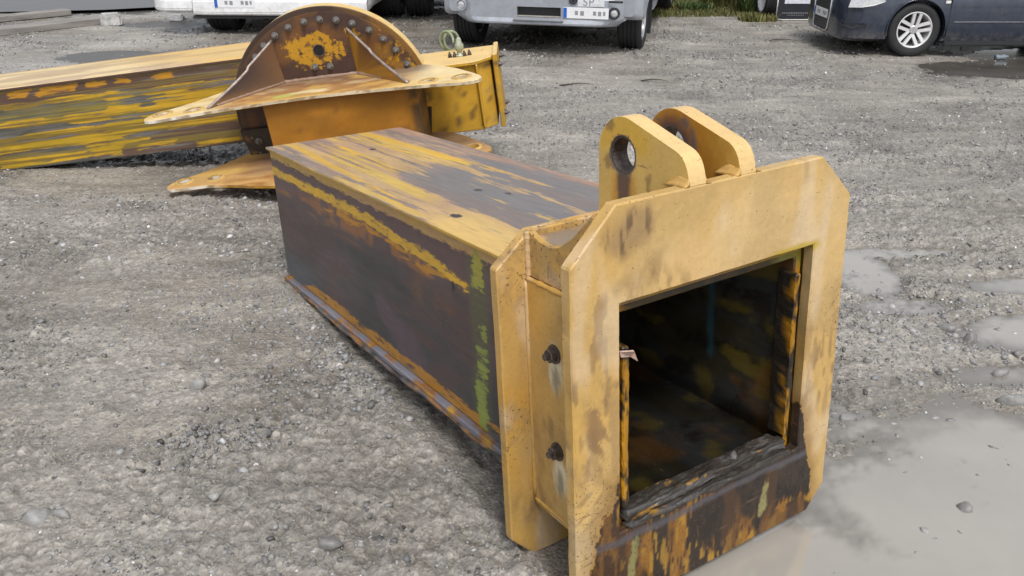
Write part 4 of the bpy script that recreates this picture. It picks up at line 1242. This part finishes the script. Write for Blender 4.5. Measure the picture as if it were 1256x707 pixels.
def boolean_cut(o, cutters):
    for c in cutters:
        c.parent = o.parent
        m = o.modifiers.new('cut', 'BOOLEAN'); m.object = c; m.operation = 'DIFFERENCE'; m.solver = 'EXACT'
    bpy.context.view_layer.update()
    dg = bpy.context.evaluated_depsgraph_get()
    me = bpy.data.meshes.new_from_object(o.evaluated_get(dg))
    o.modifiers.clear(); o.data = me
    for c in cutters: bpy.data.objects.remove(c, do_unlink=True)

def cutter(bm):
    me = bpy.data.meshes.new('cut'); bm.to_mesh(me); bm.free()
    o = bpy.data.objects.new('cut', me); C.objects.link(o); return o

def num_plate(parent, M, wd=.47, ht=.10, band=True):
    bm = bmesh.new(); box(bm, -wd / 2, wd / 2, -.006, 0, -ht / 2, ht / 2, M); bev(bm, .002)
    p = part('number_plate', bm, PLATEW, parent)
    if band:
        bm = bmesh.new(); box(bm, -wd / 2 + .003, -wd / 2 + .04, -.0085, -.0062, -ht / 2 + .004, ht / 2 - .004, M)
        part('blue_band', bm, BLUEM, p)
    bm = bmesh.new()
    for k, (a, b) in enumerate(((-.24, -.17), (-.12, -.04), (.16, .23), (.27, .34), (.38, .43))):
        box(bm, a * wd, b * wd, -.0080, -.0062, -ht * (.16 + .05 * (k % 2)), ht * .2, M)
    part('plate_print', bm, GREYP, p)['kind'] = 'stuff'
    return p

# --- silver van, front towards the camera
def silver_paint():
    return plain('silver_van_paint', (.37, .40, .45), .32, .25, .06, 3, coat=.4)
SIL = silver_paint()
def dust(m, zt):
    t = m.node_tree; p = t.nodes['Principled BSDF']
    src = p.inputs['Base Color'].links[0].from_socket
    tc = nd(t, 'ShaderNodeTexCoord'); sx = nd(t, 'ShaderNodeSeparateXYZ'); t.links.new(tc.outputs['Object'], sx.inputs[0])
    mr = nd(t, 'ShaderNodeMapRange'); t.links.new(sx.outputs['Z'], mr.inputs[0])
    for k, q in ((1, zt), (2, .2), (3, 0.15), (4, .9)): mr.inputs[k].default_value = q
    n = noise_node(t, 11, 8, .75); r = ramp(t, n.outputs[0], [(.42, 0.0), (.68, .75)])
    mu = nd(t, 'ShaderNodeMath', operation='MULTIPLY'); t.links.new(mr.outputs[0], mu.inputs[0]); t.links.new(r.outputs[0], mu.inputs[1])
    t.links.new(mixrgb(t, mu.outputs[0], src, (.24, .215, .18)), p.inputs['Base Color'])
dust(SIL, .75)
van = empty('silver_van', (.36, 9.85, 0), (0, 0, -.26))
tag(van, 'dusty silver van facing the camera with fog lamps and a slotted bumper', 'van')
def vstation(y, hw, zb, zt, rr=.06, lean=0.0):
    pts = []
    for sx, sz in ((-1, -1), (1, -1), (1, 1), (-1, 1)):
        cx, cz = sx * (hw - rr), (zb + rr if sz < 0 else zt - rr)
        a0 = {(-1, -1): 180, (1, -1): 270, (1, 1): 0, (-1, 1): 90}[(sx, sz)]
        for k in range(5):
            a = R(a0 + 90 * k / 4)
            pts.append((cx + rr * math.cos(a), y, cz + rr * math.sin(a)))
    return pts
bm = loft([vstation(-.22, 1.04, .42, .95, .05), vstation(-.16, 1.12, .38, 1.0), vstation(0.0, 1.16, .36, 1.05), vstation(.35, 1.17, .36, 1.15), vstation(.95, 1.16, .36, 2.0, .12), vstation(1.3, 1.14, .36, 2.2, .15), vstation(5.0, 1.12, .36, 2.25, .15), vstation(5.1, 1.0, .45, 2.1, .15)])
vb = part('body', bm, SIL, van, smooth=False)
cs = []
for yy in (.34, 3.9):
    b = bmesh.new(); lathe(b, [(.42, -1.6), (.42, 1.6)], 40, axis_matrix((0, yy, .34), (1, 0, 0))); cs.append(cutter(b))
b = bmesh.new(); box(b, -.84, .84, -.1, 4.7, .1, .62); cs.append(cutter(b))
boolean_cut(vb, cs)
bm = bmesh.new(); box(bm, -.80, .80, .3, 4.5, .30, .60); part('chassis', bm, BLKP, van)
# bumper: profile swept across, ends wrapped round
def bumper_bm(hw, prof, yend, n=28, ex=2.6):
    bm = bmesh.new(); rings = []
    for i in range(n + 1):
        t = -1 + 2 * i / n
        x = hw * math.copysign(abs(t) ** .9, t)
        dy = yend * abs(t) ** (ex * 3)
        rings.append([bm.verts.new((x, y + dy, z)) for y, z in prof])
    for a, b in zip(rings, rings[1:]):
        for k in range(len(prof)): bm.faces.new((a[k], a[(k + 1) % len(prof)], b[(k + 1) % len(prof)], b[k]))
    bm.faces.new(rings[0]); bm.faces.new(rings[-1][::-1]); bmesh.ops.recalc_face_normals(bm, faces=bm.faces)
    return bm
prof = [(-.25, .305), (-.345, .315), (-.375, .335), (-.352, .385), (-.352, .60), (-.33, .64), (-.25, .65)]
bm = bumper_bm(.945, prof, .16)
# bumper narrows towards the foot
for v_ in bm.verts:
    if v_.co.z < .36: v_.co.x *= .915
bev(bm, .008, 2, 25)
bp = part('bumper', bm, SIL, van)
b = bmesh.new(); box(b, -.225, .262, -.5, -.29, .398, .505); c1 = cutter(b)
boolean_cut(bp, [c1])
bm = bmesh.new(); box(bm, -.26, .30, -.292, -.27, .36, .54); sl = part('intake_back', bm, BLKP, bp)
bm = bmesh.new()
box(bm, -.262, .295, -.392, -.3525, .362, .388); bev(bm, .008, 2)
part('intake_lip', bm, SIL, bp)
bm = bmesh.new(); box(bm, -.222, .258, -.35, -.292, .400, .412); bev(bm, .003)
part('intake_shelf', bm, plain('dusty_shelf', (.28, .26, .23), .7), bp)
for x_, z_ in ((-.862, .505), (.838, .462)):
    bm = bmesh.new(); lathe(bm, [(.062, 0), (.062, .018), (.048, .020), (.044, .004), (.044, 0)], 28, axis_matrix((x_, -.338, z_), (0, -1, 0)), close=True)
    fl = part('fog_lamp', bm, BLKP if x_ > 0 else SIL, bp, smooth=False)
    bm = bmesh.new(); lathe(bm, [(0, .016), (.025, .013), (.044, .005), (.044, 0), (0, 0)], 24, axis_matrix((x_, -.338, z_), (0, -1, 0)))
    part('lens', bm, LENS, fl, smooth=True)
num_plate(bp, Matrix.Translation((.535, -.3535, .457)), .49, .112)
bm = bmesh.new(); lathe(bm, [(0, .012), (.022, .012), (.024, 0), (0, 0)], 20, axis_matrix((.395, -.352, .590), (0, -1, 0)))
bm2 = bmesh.new(); lathe(bm2, [(.030, 0), (.046, 0), (.046, .014), (.030, .014)], 24, axis_matrix((.395, -.352, .590), (0, -1, 0)), close=True)
me = bpy.data.meshes.new('t'); bm2.to_mesh(me); bm2.free(); bm.from_mesh(me)
part('badge', bm, BLKP, bp)
bm = bmesh.new(); box(bm, .775, .925, -.3535, -.34, .568, .590); bev(bm, .003); part('vent_slot', bm, BLKP, bp)
bm = bmesh.new(); box(bm, .445, .73, -.3545, -.350, .525, .625); bev(bm, .001); stk = part('sticker', bm, plain('pale_sticker', (.60, .62, .64), .5), bp)
def letters(txt, size, mat, parent, loc, rot):
    cu = bpy.data.curves.new('lettering', 'FONT'); cu.body = txt; cu.size = size; cu.extrude = .001; cu.align_x = 'LEFT'; cu.space_character = 1.15
    t_ = bpy.data.objects.new('t', cu); C.objects.link(t_); bpy.context.view_layer.update()
    me = bpy.data.meshes.new_from_object(t_.evaluated_get(bpy.context.evaluated_depsgraph_get()))
    bpy.data.objects.remove(t_, do_unlink=True)
    me.materials.clear(); me.materials.append(mat)
    o = bpy.data.objects.new('lettering', me); C.objects.link(o); o.parent = parent; o.location = loc; o.rotation_euler = rot
    return o
letters('SP', .115, GREYP, stk, (.50, -.3562, .535), (math.pi / 2, 0, 0))
for x_ in (-.70, .70):
    bm = bmesh.new(); box(bm, x_ - .22, x_ + .22, -.26, -.19, .72, .94); bev(bm, .03, 3); part('headlight', bm, LENS, van)
bm = bmesh.new(); box(bm, -.42, .42, -.25, -.2, .70, .93); bev(bm, .01); part('grille', bm, BLKP, van)
bm = bmesh.new()
q = [bm.verts.new(p) for p in ((-1.02, .40, 1.18), (1.02, .40, 1.18), (.95, .93, 1.92), (-.95, .93, 1.92))]; bm.faces.new(q)
r_ = bmesh.ops.extrude_face_region(bm, geom=bm.faces[:]); bmesh.ops.translate(bm, vec=(0, .03, -.02), verts=[g for g in r_['geom'] if isinstance(g, bmesh.types.BMVert)])
bmesh.ops.translate(bm, vec=(0, -.022, .012), verts=bm.verts)
part('windscreen', bm, GLASS, van)
for s in (-1, 1):
    wheel(van, (s * .955, .34, .335), (s, 0, 0), .335, .27)
    wheel(van, (s * .955, 3.9, .335), (s, 0, 0), .335, .27)
    bm = bmesh.new(); box(bm, s * 1.0 - .12, s * 1.0 + .12, .72, .735, .12, .5); part('mud_flap', bm, BLKP, van)

# --- white van, rear corner
WP = plain('white_vehicle_paint', (.74, .75, .76), .3, 0, .04, 3, coat=.4)
dust(WP, .5)
wv = empty('white_van', (-3.74, 11.24, 0), (0, 0, -.04))
tag(wv, 'white van half hidden behind the round flange, one dark wheel showing', 'van')
bm = loft([vstation(-.30, 1.20, .30, 1.0, .05), vstation(-.22, 1.28, .26, 1.3, .08), vstation(-.02, 1.31, .25, 1.9, .1), vstation(.4, 1.31, .25, 2.1, .15), vstation(4.6, 1.30, .25, 2.1, .15), vstation(4.7, 1.2, .3, 2.0, .15)])
for v_ in bm.verts: v_.co.x += .66
wb = part('body', bm, WP, wv)
cs = []
for yy in (.17, 3.4):
    b = bmesh.new(); box(b, -.40, .42, yy - .40, yy + .40, .0, .62); cs.append(cutter(b))
    b = bmesh.new(); box(b, .92, 1.74, yy - .40, yy + .40, .0, .62); cs.append(cutter(b))
boolean_cut(wb, cs)
def wbumper(zb):
    return [(-.30, zb), (-.395, zb + .01), (-.41, zb + .04), (-.40, .42), (-.37, .47), (-.30, .48)]
bm = bumper_bm(1.08, wbumper(.243), .03)
for v_ in bm.verts: v_.co.x += .90
bev(bm, .01, 2, 25); b2_ = part('bumper', bm, WP, wv)
bm = bumper_bm(.27, wbumper(.285), .03, 10)
for v_ in bm.verts: v_.co.x += -.457; v_.co.y += (.16 * max(0, (-.45 - v_.co.x) / .27) ** 2)
bev(bm, .01, 2, 25); part('bumper_corner', bm, WP, wv)
bm = bmesh.new(); box(bm, -.20, 1.6, -.355, -.28, .205, .242); bev(bm, .006); part('valance', bm, BLKP, wv)
num_plate(b2_, Matrix.Translation((.36, -.404, .40)), .50, .115)
for s, xx in ((-1, .03), (1, 1.32)):
    wheel(wv, (xx, .17, .30), (s, 0, 0), .30, .36)
    wheel(wv, (xx, 3.4, .30), (s, 0, 0), .30, .30)
bm = bmesh.new(); box(bm, -.1, 1.4, .1, 4.2, .28, .55); part('chassis', bm, BLKP, wv)
bm = bmesh.new(); box(bm, -.35, 1.67, -.235, -.20, 1.15, 1.7)
for v_ in bm.verts: v_.co.y += (v_.co.z - 1.15) * .28
part('rear_window', bm, GLASS, wv)

# --- lorry with twin tyres, behind
lo = empty('lorry', (-1.3, 12.35, 0))
tag(lo, 'dark lorry in the shade behind the flange showing wide black tyres', 'lorry')
for xx in (-.47, -.03, 1.5, 1.94): wheel(lo, (xx, .45, .45), (1, 0, 0), .45, .36 if xx > -.2 else .40)
for xx in (-.47, 1.7): wheel(lo, (xx, 4.2, .45), (1, 0, 0), .45, .36)
bm = bmesh.new(); box(bm, -.7, 2.15, -.6, 5.5, .95, 1.15); box(bm, .2, 1.3, -.3, 5.4, .70, .949); part('chassis', bm, BLKP, lo)
bm = bmesh.new(); box(bm, -.72, 2.17, -.62, 3.6, 1.152, 2.6); bev(bm, .02); part('cargo_box', bm, plain('grey_tarpaulin', (.20, .21, .22), .6, 0, .2, 4), lo)
bm = bmesh.new(); box(bm, -.68, 2.13, 3.9, 5.6, 1.152, 2.7); bev(bm, .1, 3); part('cab', bm, plain('lorry_blue', (.05, .07, .12), .35), lo)
for xx in (-.25, 1.72):
    bm = bmesh.new(); box(bm, xx - .42, xx + .42, -.1, -.085, .42, .93); part('mud_flap', bm, BLKP, lo)
    bm = bmesh.new(); box(bm, xx - .44, xx + .44, -.06, .95, .92, .948); part('mudguard', bm, BLKP, lo)

# --- dark trailer with a framed mud flap
tr = empty('trailer', (4.2, 12.35, 0))
tag(tr, 'dark vehicle with a silver framed black mud flap beside the weeds', 'trailer')
bm = bmesh.new(); box(bm, -.545, -.01, -.155, -.135, .015, .36); bev(bm, .012, 2)
mf = part('mud_flap', bm, plain('black_flap', (.020, .022, .03), .45, 0, .3, 20), tr)
fr_ = [(-.535, -.158, .34), (-.537, -.158, .12), (-.535, -.158, .055), (-.51, -.158, .028), (-.45, -.158, .020), (-.10, -.158, .020), (-.045, -.158, .028), (-.022, -.158, .055), (-.018, -.158, .12), (-.018, -.158, .34)]
bm = bmesh.new(); tube(bm, fr_, .010, 8); part('flap_frame', bm, plain('dull_alloy', (.38, .38, .36), .4, .6), mf, smooth=True)
bm = bmesh.new(); box(bm, -.44, -.06, -.159, -.1555, .235, .31); part('white_panel', bm, plain('pale_panel', (.62, .64, .72), .4), mf)
bm = bmesh.new()
for k in range(15):
    box(bm, -.455 + .024 * k, -.455 + .024 * k + .015, -.158, -.1555, .105, .118)
    if 2 < k < 13: box(bm, -.455 + .024 * k, -.455 + .024 * k + .013, -.158, -.1555, .078, .086)
part('flap_print', bm, GREYP, mf)['kind'] = 'stuff'
wheel(tr, (-.62, .12, .30), (-1, 0, 0), .30, .15, rimmat=plain('white_rim', (.75, .75, .76), .3, .1))
wheel(tr, (1.35, .12, .30), (1, 0, 0), .30, .15)
bm = bmesh.new(); box(bm, -.52, 1.25, -.13, 3.6, .362, .55); part('chassis', bm, BLKP, tr)
bm = bmesh.new(); box(bm, -.50, 1.22, -.12, 3.5, .552, 1.6); bev(bm, .03, 2); part('body', bm, plain('dark_trailer_paint', (.03, .035, .045), .3, 0, .1, 4, coat=.3), tr)
bm = bmesh.new(); box(bm, -.68, -.53, -.2, .45, .605, .63); part('mudguard', bm, BLKP, tr)

# --- dark blue estate car
BLU = plain('dark_blue_metallic', (.022, .034, .062), .28, .35, .08, 2.5, coat=.9)
dust(BLU, .28)
car = empty('blue_car', (4.37, 9.39, 0))
tag(car, 'dark blue estate car parked at the right beside a puddle', 'car')
def csec(x, hw, zb, zs, zt, tw=.55):
    """half section mirrored; cy = car centre line"""
    cy = .735
    h = [(.0, zb), (hw * .86, zb), (hw * .955, zb + .035), (hw * .985, zb + .10), (hw * 1.0, .36), (hw * 1.0, .46), (hw * .992, .56), (hw * .97, zs), (hw * (.97 + tw) / 2, (zs * .45 + zt * .55)), (hw * tw, zt), (0, zt + .015)]
    return [(x, cy - a, b) for a, b in h] + [(x, cy + a, b) for a, b in h[-2:0:-1]]
st = [csec(-.80, .42, .20, .60, .64, .8), csec(-.785, .52, .17, .61, .66, .8), csec(-.74, .62, .155, .62, .68, .8), csec(-.66, .685, .15, .63, .70, .78), csec(-.54, .72, .15, .645, .72, .76), csec(-.36, .738, .15, .655, .735, .75),
      csec(-.05, .745, .14, .665, .75, .75), csec(.30, .745, .13, .675, .765, .75), csec(.48, .745, .13, .68, .80, .74), csec(1.05, .745, .13, .70, 1.16, .62), csec(1.4, .745, .13, .705, 1.20, .63), csec(2.4, .745, .13, .715, 1.18, .63), csec(2.9, .74, .15, .72, 1.12, .62), csec(3.10, .70, .18, .72, .95, .65), csec(3.16, .60, .22, .70, .85, .7)]
bm = loft(st)
cbody = part('body', bm, BLU, car, smooth=True)
cs = []
for xx in (-.03, 2.19):
    for yy in (.08, 1.40):
        b = bmesh.new(); lathe(b, [(.312, -.17), (.312, .17)], 44, axis_matrix((xx, yy, .285), (0, 1, 0))); cs.append(cutter(b))
boolean_cut(cbody, cs)
cbody.data.polygons.foreach_set('use_smooth', [True] * len(cbody.data.polygons))
if hasattr(cbody.data, 'set_sharp_from_angle'): cbody.data.set_sharp_from_angle(angle=R(28))
for xx in (-.03, 2.19):
    wheel(car, (xx, .105, .279), (0, -1, 0), .279, .185, 'alloy', spin=R(-4), rimmat=RIMM)
    wheel(car, (xx, 1.365, .279), (0, 1, 0), .279, .185, 'alloy', spin=.3, rimmat=RIMM)
    bm = bmesh.new()
    arc = [(xx + .314 * math.cos(a), -.012, .285 + .314 * math.sin(a)) for a in np.linspace(R(-12), R(192), 30)]
    tube(bm, arc, .006, 6); part('arch_lip', bm, BLU, car, smooth=True)
bm = bmesh.new()
box(bm, .300, .306, -.0125, -.004, .17, .66)
part('door_gap', bm, BLKP, car)
bm = bmesh.new(); box(bm, 1.28, 1.286, -.0125, -.004, .17, .66); part('door_gap', bm, BLKP, car)
bm = bmesh.new(); box(bm, .36, 1.27, -.022, -.008, .363, .371); bev(bm, .002); part('door_trim', bm, plain('trim_grey', (.22, .23, .25), .35, .4), car)
bm = bmesh.new(); box(bm, 1.295, 2.0, -.022, -.008, .363, .371); bev(bm, .002); part('door_trim', bm, plain('trim_grey', (.22, .23, .25), .35, .4), car)
bm = bmesh.new(); box(bm, .30, 1.86, -.004, .05, .115, .165); bev(bm, .012, 2); part('sill', bm, BLKP, car)
bm = bmesh.new(); box(bm, .23, .285, -.018, -.006, .555, .585); bev(bm, .004, 2); part('side_indicator', bm, plain('clear_indicator', (.8, .78, .75), .2), car)
# front: grille frame, grille, plate, lamps
bm = bmesh.new()
tube(bm, [(-.806, .735 - a, z) for a, z in ((.27, .62), (.26, .40), (.235, .235), (.20, .205), (0, .198), (-.20, .205), (-.235, .235), (-.26, .40), (-.27, .62))], .011, 8)
gf = part('grille_frame', bm, CHROME, car, smooth=True)
bm = bmesh.new(); box(bm, -.806, -.795, .735 - .24, .735 + .24, .21, .61); part('grille', bm, BLKP, car)
bm = bmesh.new()
for k in range(5): box(bm, -.812, -.8062, .735 - .235, .735 + .235, .235 + .018 * k, .242 + .018 * k)
part('grille_bars', bm, plain('grille_grey', (.12, .12, .13), .4, .4), car)
num_plate(car, Matrix.Translation((-.814, .735, .385)) @ Matrix.Rotation(-math.pi / 2, 4, 'Z'), .44, .095)
bm = bmesh.new()
lens = [(-.735, .105, .505), (-.62, .03, .512), (-.50, .004, .535), (-.40, -.008, .57), (-.42, .0, .63), (-.56, .03, .64), (-.70, .12, .625)]
q = [bm.verts.new(p) for p in lens]; q2 = [bm.verts.new((p[0] + .05, p[1] + .06, p[2])) for p in lens]
bm.faces.new(q); bm.faces.new(q2[::-1])
for i in range(len(q)): bm.faces.new((q[i], q[(i + 1) % 7], q2[(i + 1) % 7], q2[i]))
for v_ in bm.verts: v_.co.x -= .022; v_.co.y -= .014
bmesh.ops.recalc_face_normals(bm, faces=bm.faces); part('headlight', bm, LENS, car)
bm = bmesh.new(); lathe(bm, [(0, .01), (.03, .008), (.045, 0), (0, 0)], 18, axis_matrix((-.625, .065, .315), (-.5, -1, 0))); part('fog_lamp', bm, LENS, car, smooth=True)
bm = bmesh.new()
q = [bm.verts.new(p) for p in ((-.792, .20, .285), (-.70, .075, .29), (-.56, .018, .30), (-.56, .012, .345), (-.70, .068, .345), (-.796, .20, .335))]; bm.faces.new(q)
r_ = bmesh.ops.extrude_face_region(bm, geom=bm.faces[:]); bmesh.ops.translate(bm, vec=(.03, .04, 0), verts=[g for g in r_['geom'] if isinstance(g, bmesh.types.BMVert)])
for v_ in bm.verts: v_.co.x -= .006; v_.co.y -= .006
bmesh.ops.recalc_face_normals(bm, faces=bm.faces); part('side_intake', bm, BLKP, car)
bm = bmesh.new()
for a, b in (((.62, .03, .72), (1.12, .17, 1.10)), ):
    pass
wq = [(.60, .04, .715), (1.25, .02, .725), (1.25, .19, 1.10), (1.05, .20, 1.10)]
q = [bm.verts.new(p) for p in wq]; bm.faces.new(q)
wq = [(1.30, .02, .725), (2.85, .03, .735), (2.6, .20, 1.08), (1.30, .19, 1.10)]
q = [bm.verts.new(p) for p in wq]; bm.faces.new(q)
r_ = bmesh.ops.extrude_face_region(bm, geom=bm.faces[:]); bmesh.ops.translate(bm, vec=(0, .05, 0), verts=[g for g in r_['geom'] if isinstance(g, bmesh.types.BMVert)])
for v_ in bm.verts: v_.co.y -= .012
bmesh.ops.recalc_face_normals(bm, faces=bm.faces); part('side_window', bm, GLASS, car)

# ------------------------------------------------------------------ yard odds and ends
WOOD = plain('pale_timber', (.23, .212, .195), .7, 0, .35, 12, .3, stretch=(.15, 1, 1))
def timber(a, b, wd, ht, label, mat, z0=.0):
    a = Vector((*a, z0)); b = Vector((*b, z0)); L = (b - a).length
    bm = bmesh.new(); box(bm, 0, L, -wd / 2, wd / 2, 0, ht); bev(bm, .008); gridcut(bm, (.12, .1, .1), 'x'); lump(bm, .004, 5, 131)
    o = part('timber_beam', bm, mat); o.location = a; o.rotation_euler = (0, 0, math.atan2((b - a).y, (b - a).x))
    tag(o, label, 'timber', 'timbers lying at the left edge of the yard')
timber((-7.9, 9.25), (-5.55, 12.1), .30, .085, 'nearer long pale timber lying on the ground at upper left', WOOD)
timber((-9.2, 9.9), (-6.5, 12.9), .22, .08, 'farther thin pale timber behind the first one at upper left', WOOD)
bm = bmesh.new(); box(bm, -.13, .13, -.10, .10, 0, .17); bev(bm, .025, 2); gridcut(bm, .05); lump(bm, .015, 9, 133)
o = part('concrete_block', bm, plain('pale_concrete', (.42, .42, .41), .7, 0, .4, 10, .3)); o.location = (-5.42, 11.85, -.02); o.rotation_euler = (0, 0, .5)
tag(o, 'whitish broken concrete block at the tip of the near timber', 'block')
bm = bmesh.new(); box(bm, -.10, .10, -.06, .06, 0, .09); bev(bm, .02, 2); gridcut(bm, .05); lump(bm, .012, 9, 135)
o = part('stone', bm, plain('pale_rubble', (.5, .5, .5), .7, 0, .4, 10, .3)); o.location = (-4.72, 12.35, -.02)
tag(o, 'white rubble lump beside the puddle left of the white van', 'stone')
# asphalt strip beyond
bm = bmesh.new()
pl_ = [(-14, 12.55), (-9.2, 12.6), (-7.2, 13.0), (-6.1, 13.2), (-5.0, 13.75), (-4.6, 14.9), (-4.4, 26), (-14, 26)]
bm.faces.new([bm.verts.new((x, y, .034)) for x, y in pl_])
o = part('road', bm, plain('wet_asphalt', (.075, .073, .072), .35, 0, .45, 3, .2, stretch=(1, 4, 1))); tag(o, kind='structure')
# twigs
def twig(px, py, L, yaw, label):
    p = unproject(px, py); bm = bmesh.new()
    pts = [(L * (t - .5), .05 * L * math.sin(5 * t + px), .012 + .05 * L * math.sin(3.1 * t)) for t in np.linspace(0, 1, 12)]
    tube(bm, pts, [.008 * (1.2 - t) for t in np.linspace(0, 1, 12)], 6)
    o = part('twig', bm, plain('dark_bark', (.05, .04, .035), .8, 0, .4, 30), smooth=True); o.location = (p.x, p.y, float(ground_h(np.array([p.x]), np.array([p.y]))[0])); o.rotation_euler = (0, 0, yaw)
    tag(o, label, 'twig')
twig(707, 106, .32, .12, 'thin dark twig on the gravel in front of the silver van')
twig(803, 100, .26, -.1, 'short flat twig on gravel right of the longer twig')
twig(962, 53, .34, -.05, 'dark stick on the gravel in front of the framed mud flap')
# crushed bottle by the car
bm = bmesh.new(); lathe(bm, [(0, 0), (.036, .002), (.040, .03), (.034, .07), (.040, .11), (.037, .15), (.016, .19), (.014, .215), (0, .216)], 16, axis_matrix((0, 0, .03), (1, .15, .02)))
lump(bm, .010, 20, 141)
bmesh.ops.scale(bm, vec=(.7, .7, .7), verts=bm.verts)
o = part('plastic_bottle', bm, plain('blue_clear_plastic', (.17, .21, .24), .25, 0, .3, 9, spec=.5), smooth=True); o.location = (5.22, 9.30, -.01)
tag(o, 'crushed pale blue plastic bottle in the puddle under the blue car', 'bottle')

# weeds and grass along the back edge
def blades(n, x0, x1, y0, y1, h0, h1, wd, lean=.6):
    x = rng.uniform(x0, x1, n); y = rng.uniform(y0, y1, n)
    h = rng.uniform(h0, h1, n); a = rng.uniform(0, 2 * math.pi, n); l = rng.uniform(.1, lean, n) * h
    ww = wd * rng.uniform(.6, 1.3, n)
    b = a + rng.uniform(-1, 1, n)
    px, py = -np.sin(b) * ww, np.cos(b) * ww
    V = np.zeros((n, 5, 3))
    V[:, 0] = np.stack([x - px, y - py, 0 * x - .01], -1); V[:, 1] = np.stack([x + px, y + py, 0 * x - .01], -1)
    mx, my = x + np.cos(a) * l * .35, y + np.sin(a) * l * .35
    V[:, 2] = np.stack([mx + px * .8, my + py * .8, h * .6], -1); V[:, 3] = np.stack([mx - px * .8, my - py * .8, h * .6], -1)
    V[:, 4] = np.stack([x + np.cos(a) * l, y + np.sin(a) * l, h], -1)
    F = np.array([[0, 1, 2], [0, 2, 3], [3, 2, 4]])
    return V.reshape(-1, 3), (F[None] + 5 * np.arange(n)[:, None, None]).reshape(-1, 3)
LEAFG = plain('weed_green', (.035, .075, .018), .6, 0, 0, 9, col2=(.10, .14, .035))
LEAFY = plain('dry_weed', (.07, .085, .022), .65, 0, 0, 9, col2=(.18, .16, .05))
LEAFD = plain('dark_leaves', (.02, .04, .015), .6, 0, 0, 7, col2=(.05, .08, .025))
V, F = blades(14000, 1.9, 4.3, 12.55, 16, .02, .09, .006, 1.0)
tag(from_np('grass', V, F, LEAFY), 'low dry grass along the back edge of the yard', 'grass', kind='stuff')
for x, y, n, h, mat, label in ((3.42, 12.25, 600, .13, LEAFY, 'yellow green weed clump beside the framed mud flap'),
                               (3.62, 12.9, 900, .45, LEAFG, 'tall green weeds behind the yellow clump'),
                               (2.75, 13.25, 800, .16, LEAFG, 'low dark green weed clump right of the silver van'),
                               (2.35, 13.35, 500, .15, LEAFY, 'dry brownish weed clump nearest the silver van'),
                               (3.15, 13.5, 900, .40, LEAFY, 'tall dry weeds in the middle of the back edge')):
    V, F = blades(n, -.24, .24, -.16, .16, h * .4, h, .011, .9)
    o = from_np('weed_clump', V, F, mat); o.location = (x, y, .0)
    tag(o, label, 'weeds', 'weed clumps along the back edge')
# hedge behind the weeds
hd = empty('hedge', (3.2, 14.6, 0)); tag(hd, 'dark leafy hedge behind the weeds at the back of the yard', 'hedge')
bm = bmesh.new()
for k in range(14):
    x = -2.0 + 4.0 * k / 13 + random.uniform(-.1, .1)
    tube(bm, [(x, .3, -.02), (x + random.uniform(-.1, .1), .3 + random.uniform(-.1, .1), .6), (x + random.uniform(-.25, .25), .35, 1.3)], [.03, .022, .01], 6)
part('stems', bm, plain('hedge_bark', (.06, .045, .035), .8), hd)
n = 9000
c = np.stack([rng.uniform(-2.2, 2.2, n), rng.normal(.4, .28, n), rng.uniform(.02, 1.0, n) ** .8 * 1.6], -1)
keep = fbm(c, 2.6, 3, 151) > .43
c = c[keep]; n = len(c)
d1 = rng.normal(size=(n, 3)); d1 /= np.linalg.norm(d1, axis=1)[:, None]; d2 = np.cross(d1, rng.normal(size=(n, 3))); d2 /= np.linalg.norm(d2, axis=1)[:, None]
s_ = rng.uniform(.03, .06, n)[:, None]
V = np.stack([c - d1 * s_, c + d2 * s_ * .45, c + d1 * s_, c - d2 * s_ * .45], 1).reshape(-1, 3)
F = (np.array([[0, 1, 2, 3]])[None] + 4 * np.arange(n)[:, None, None]).reshape(-1, 4)
lf = from_np('foliage', V, F, LEAFD, hd); lf['kind'] = 'stuff'
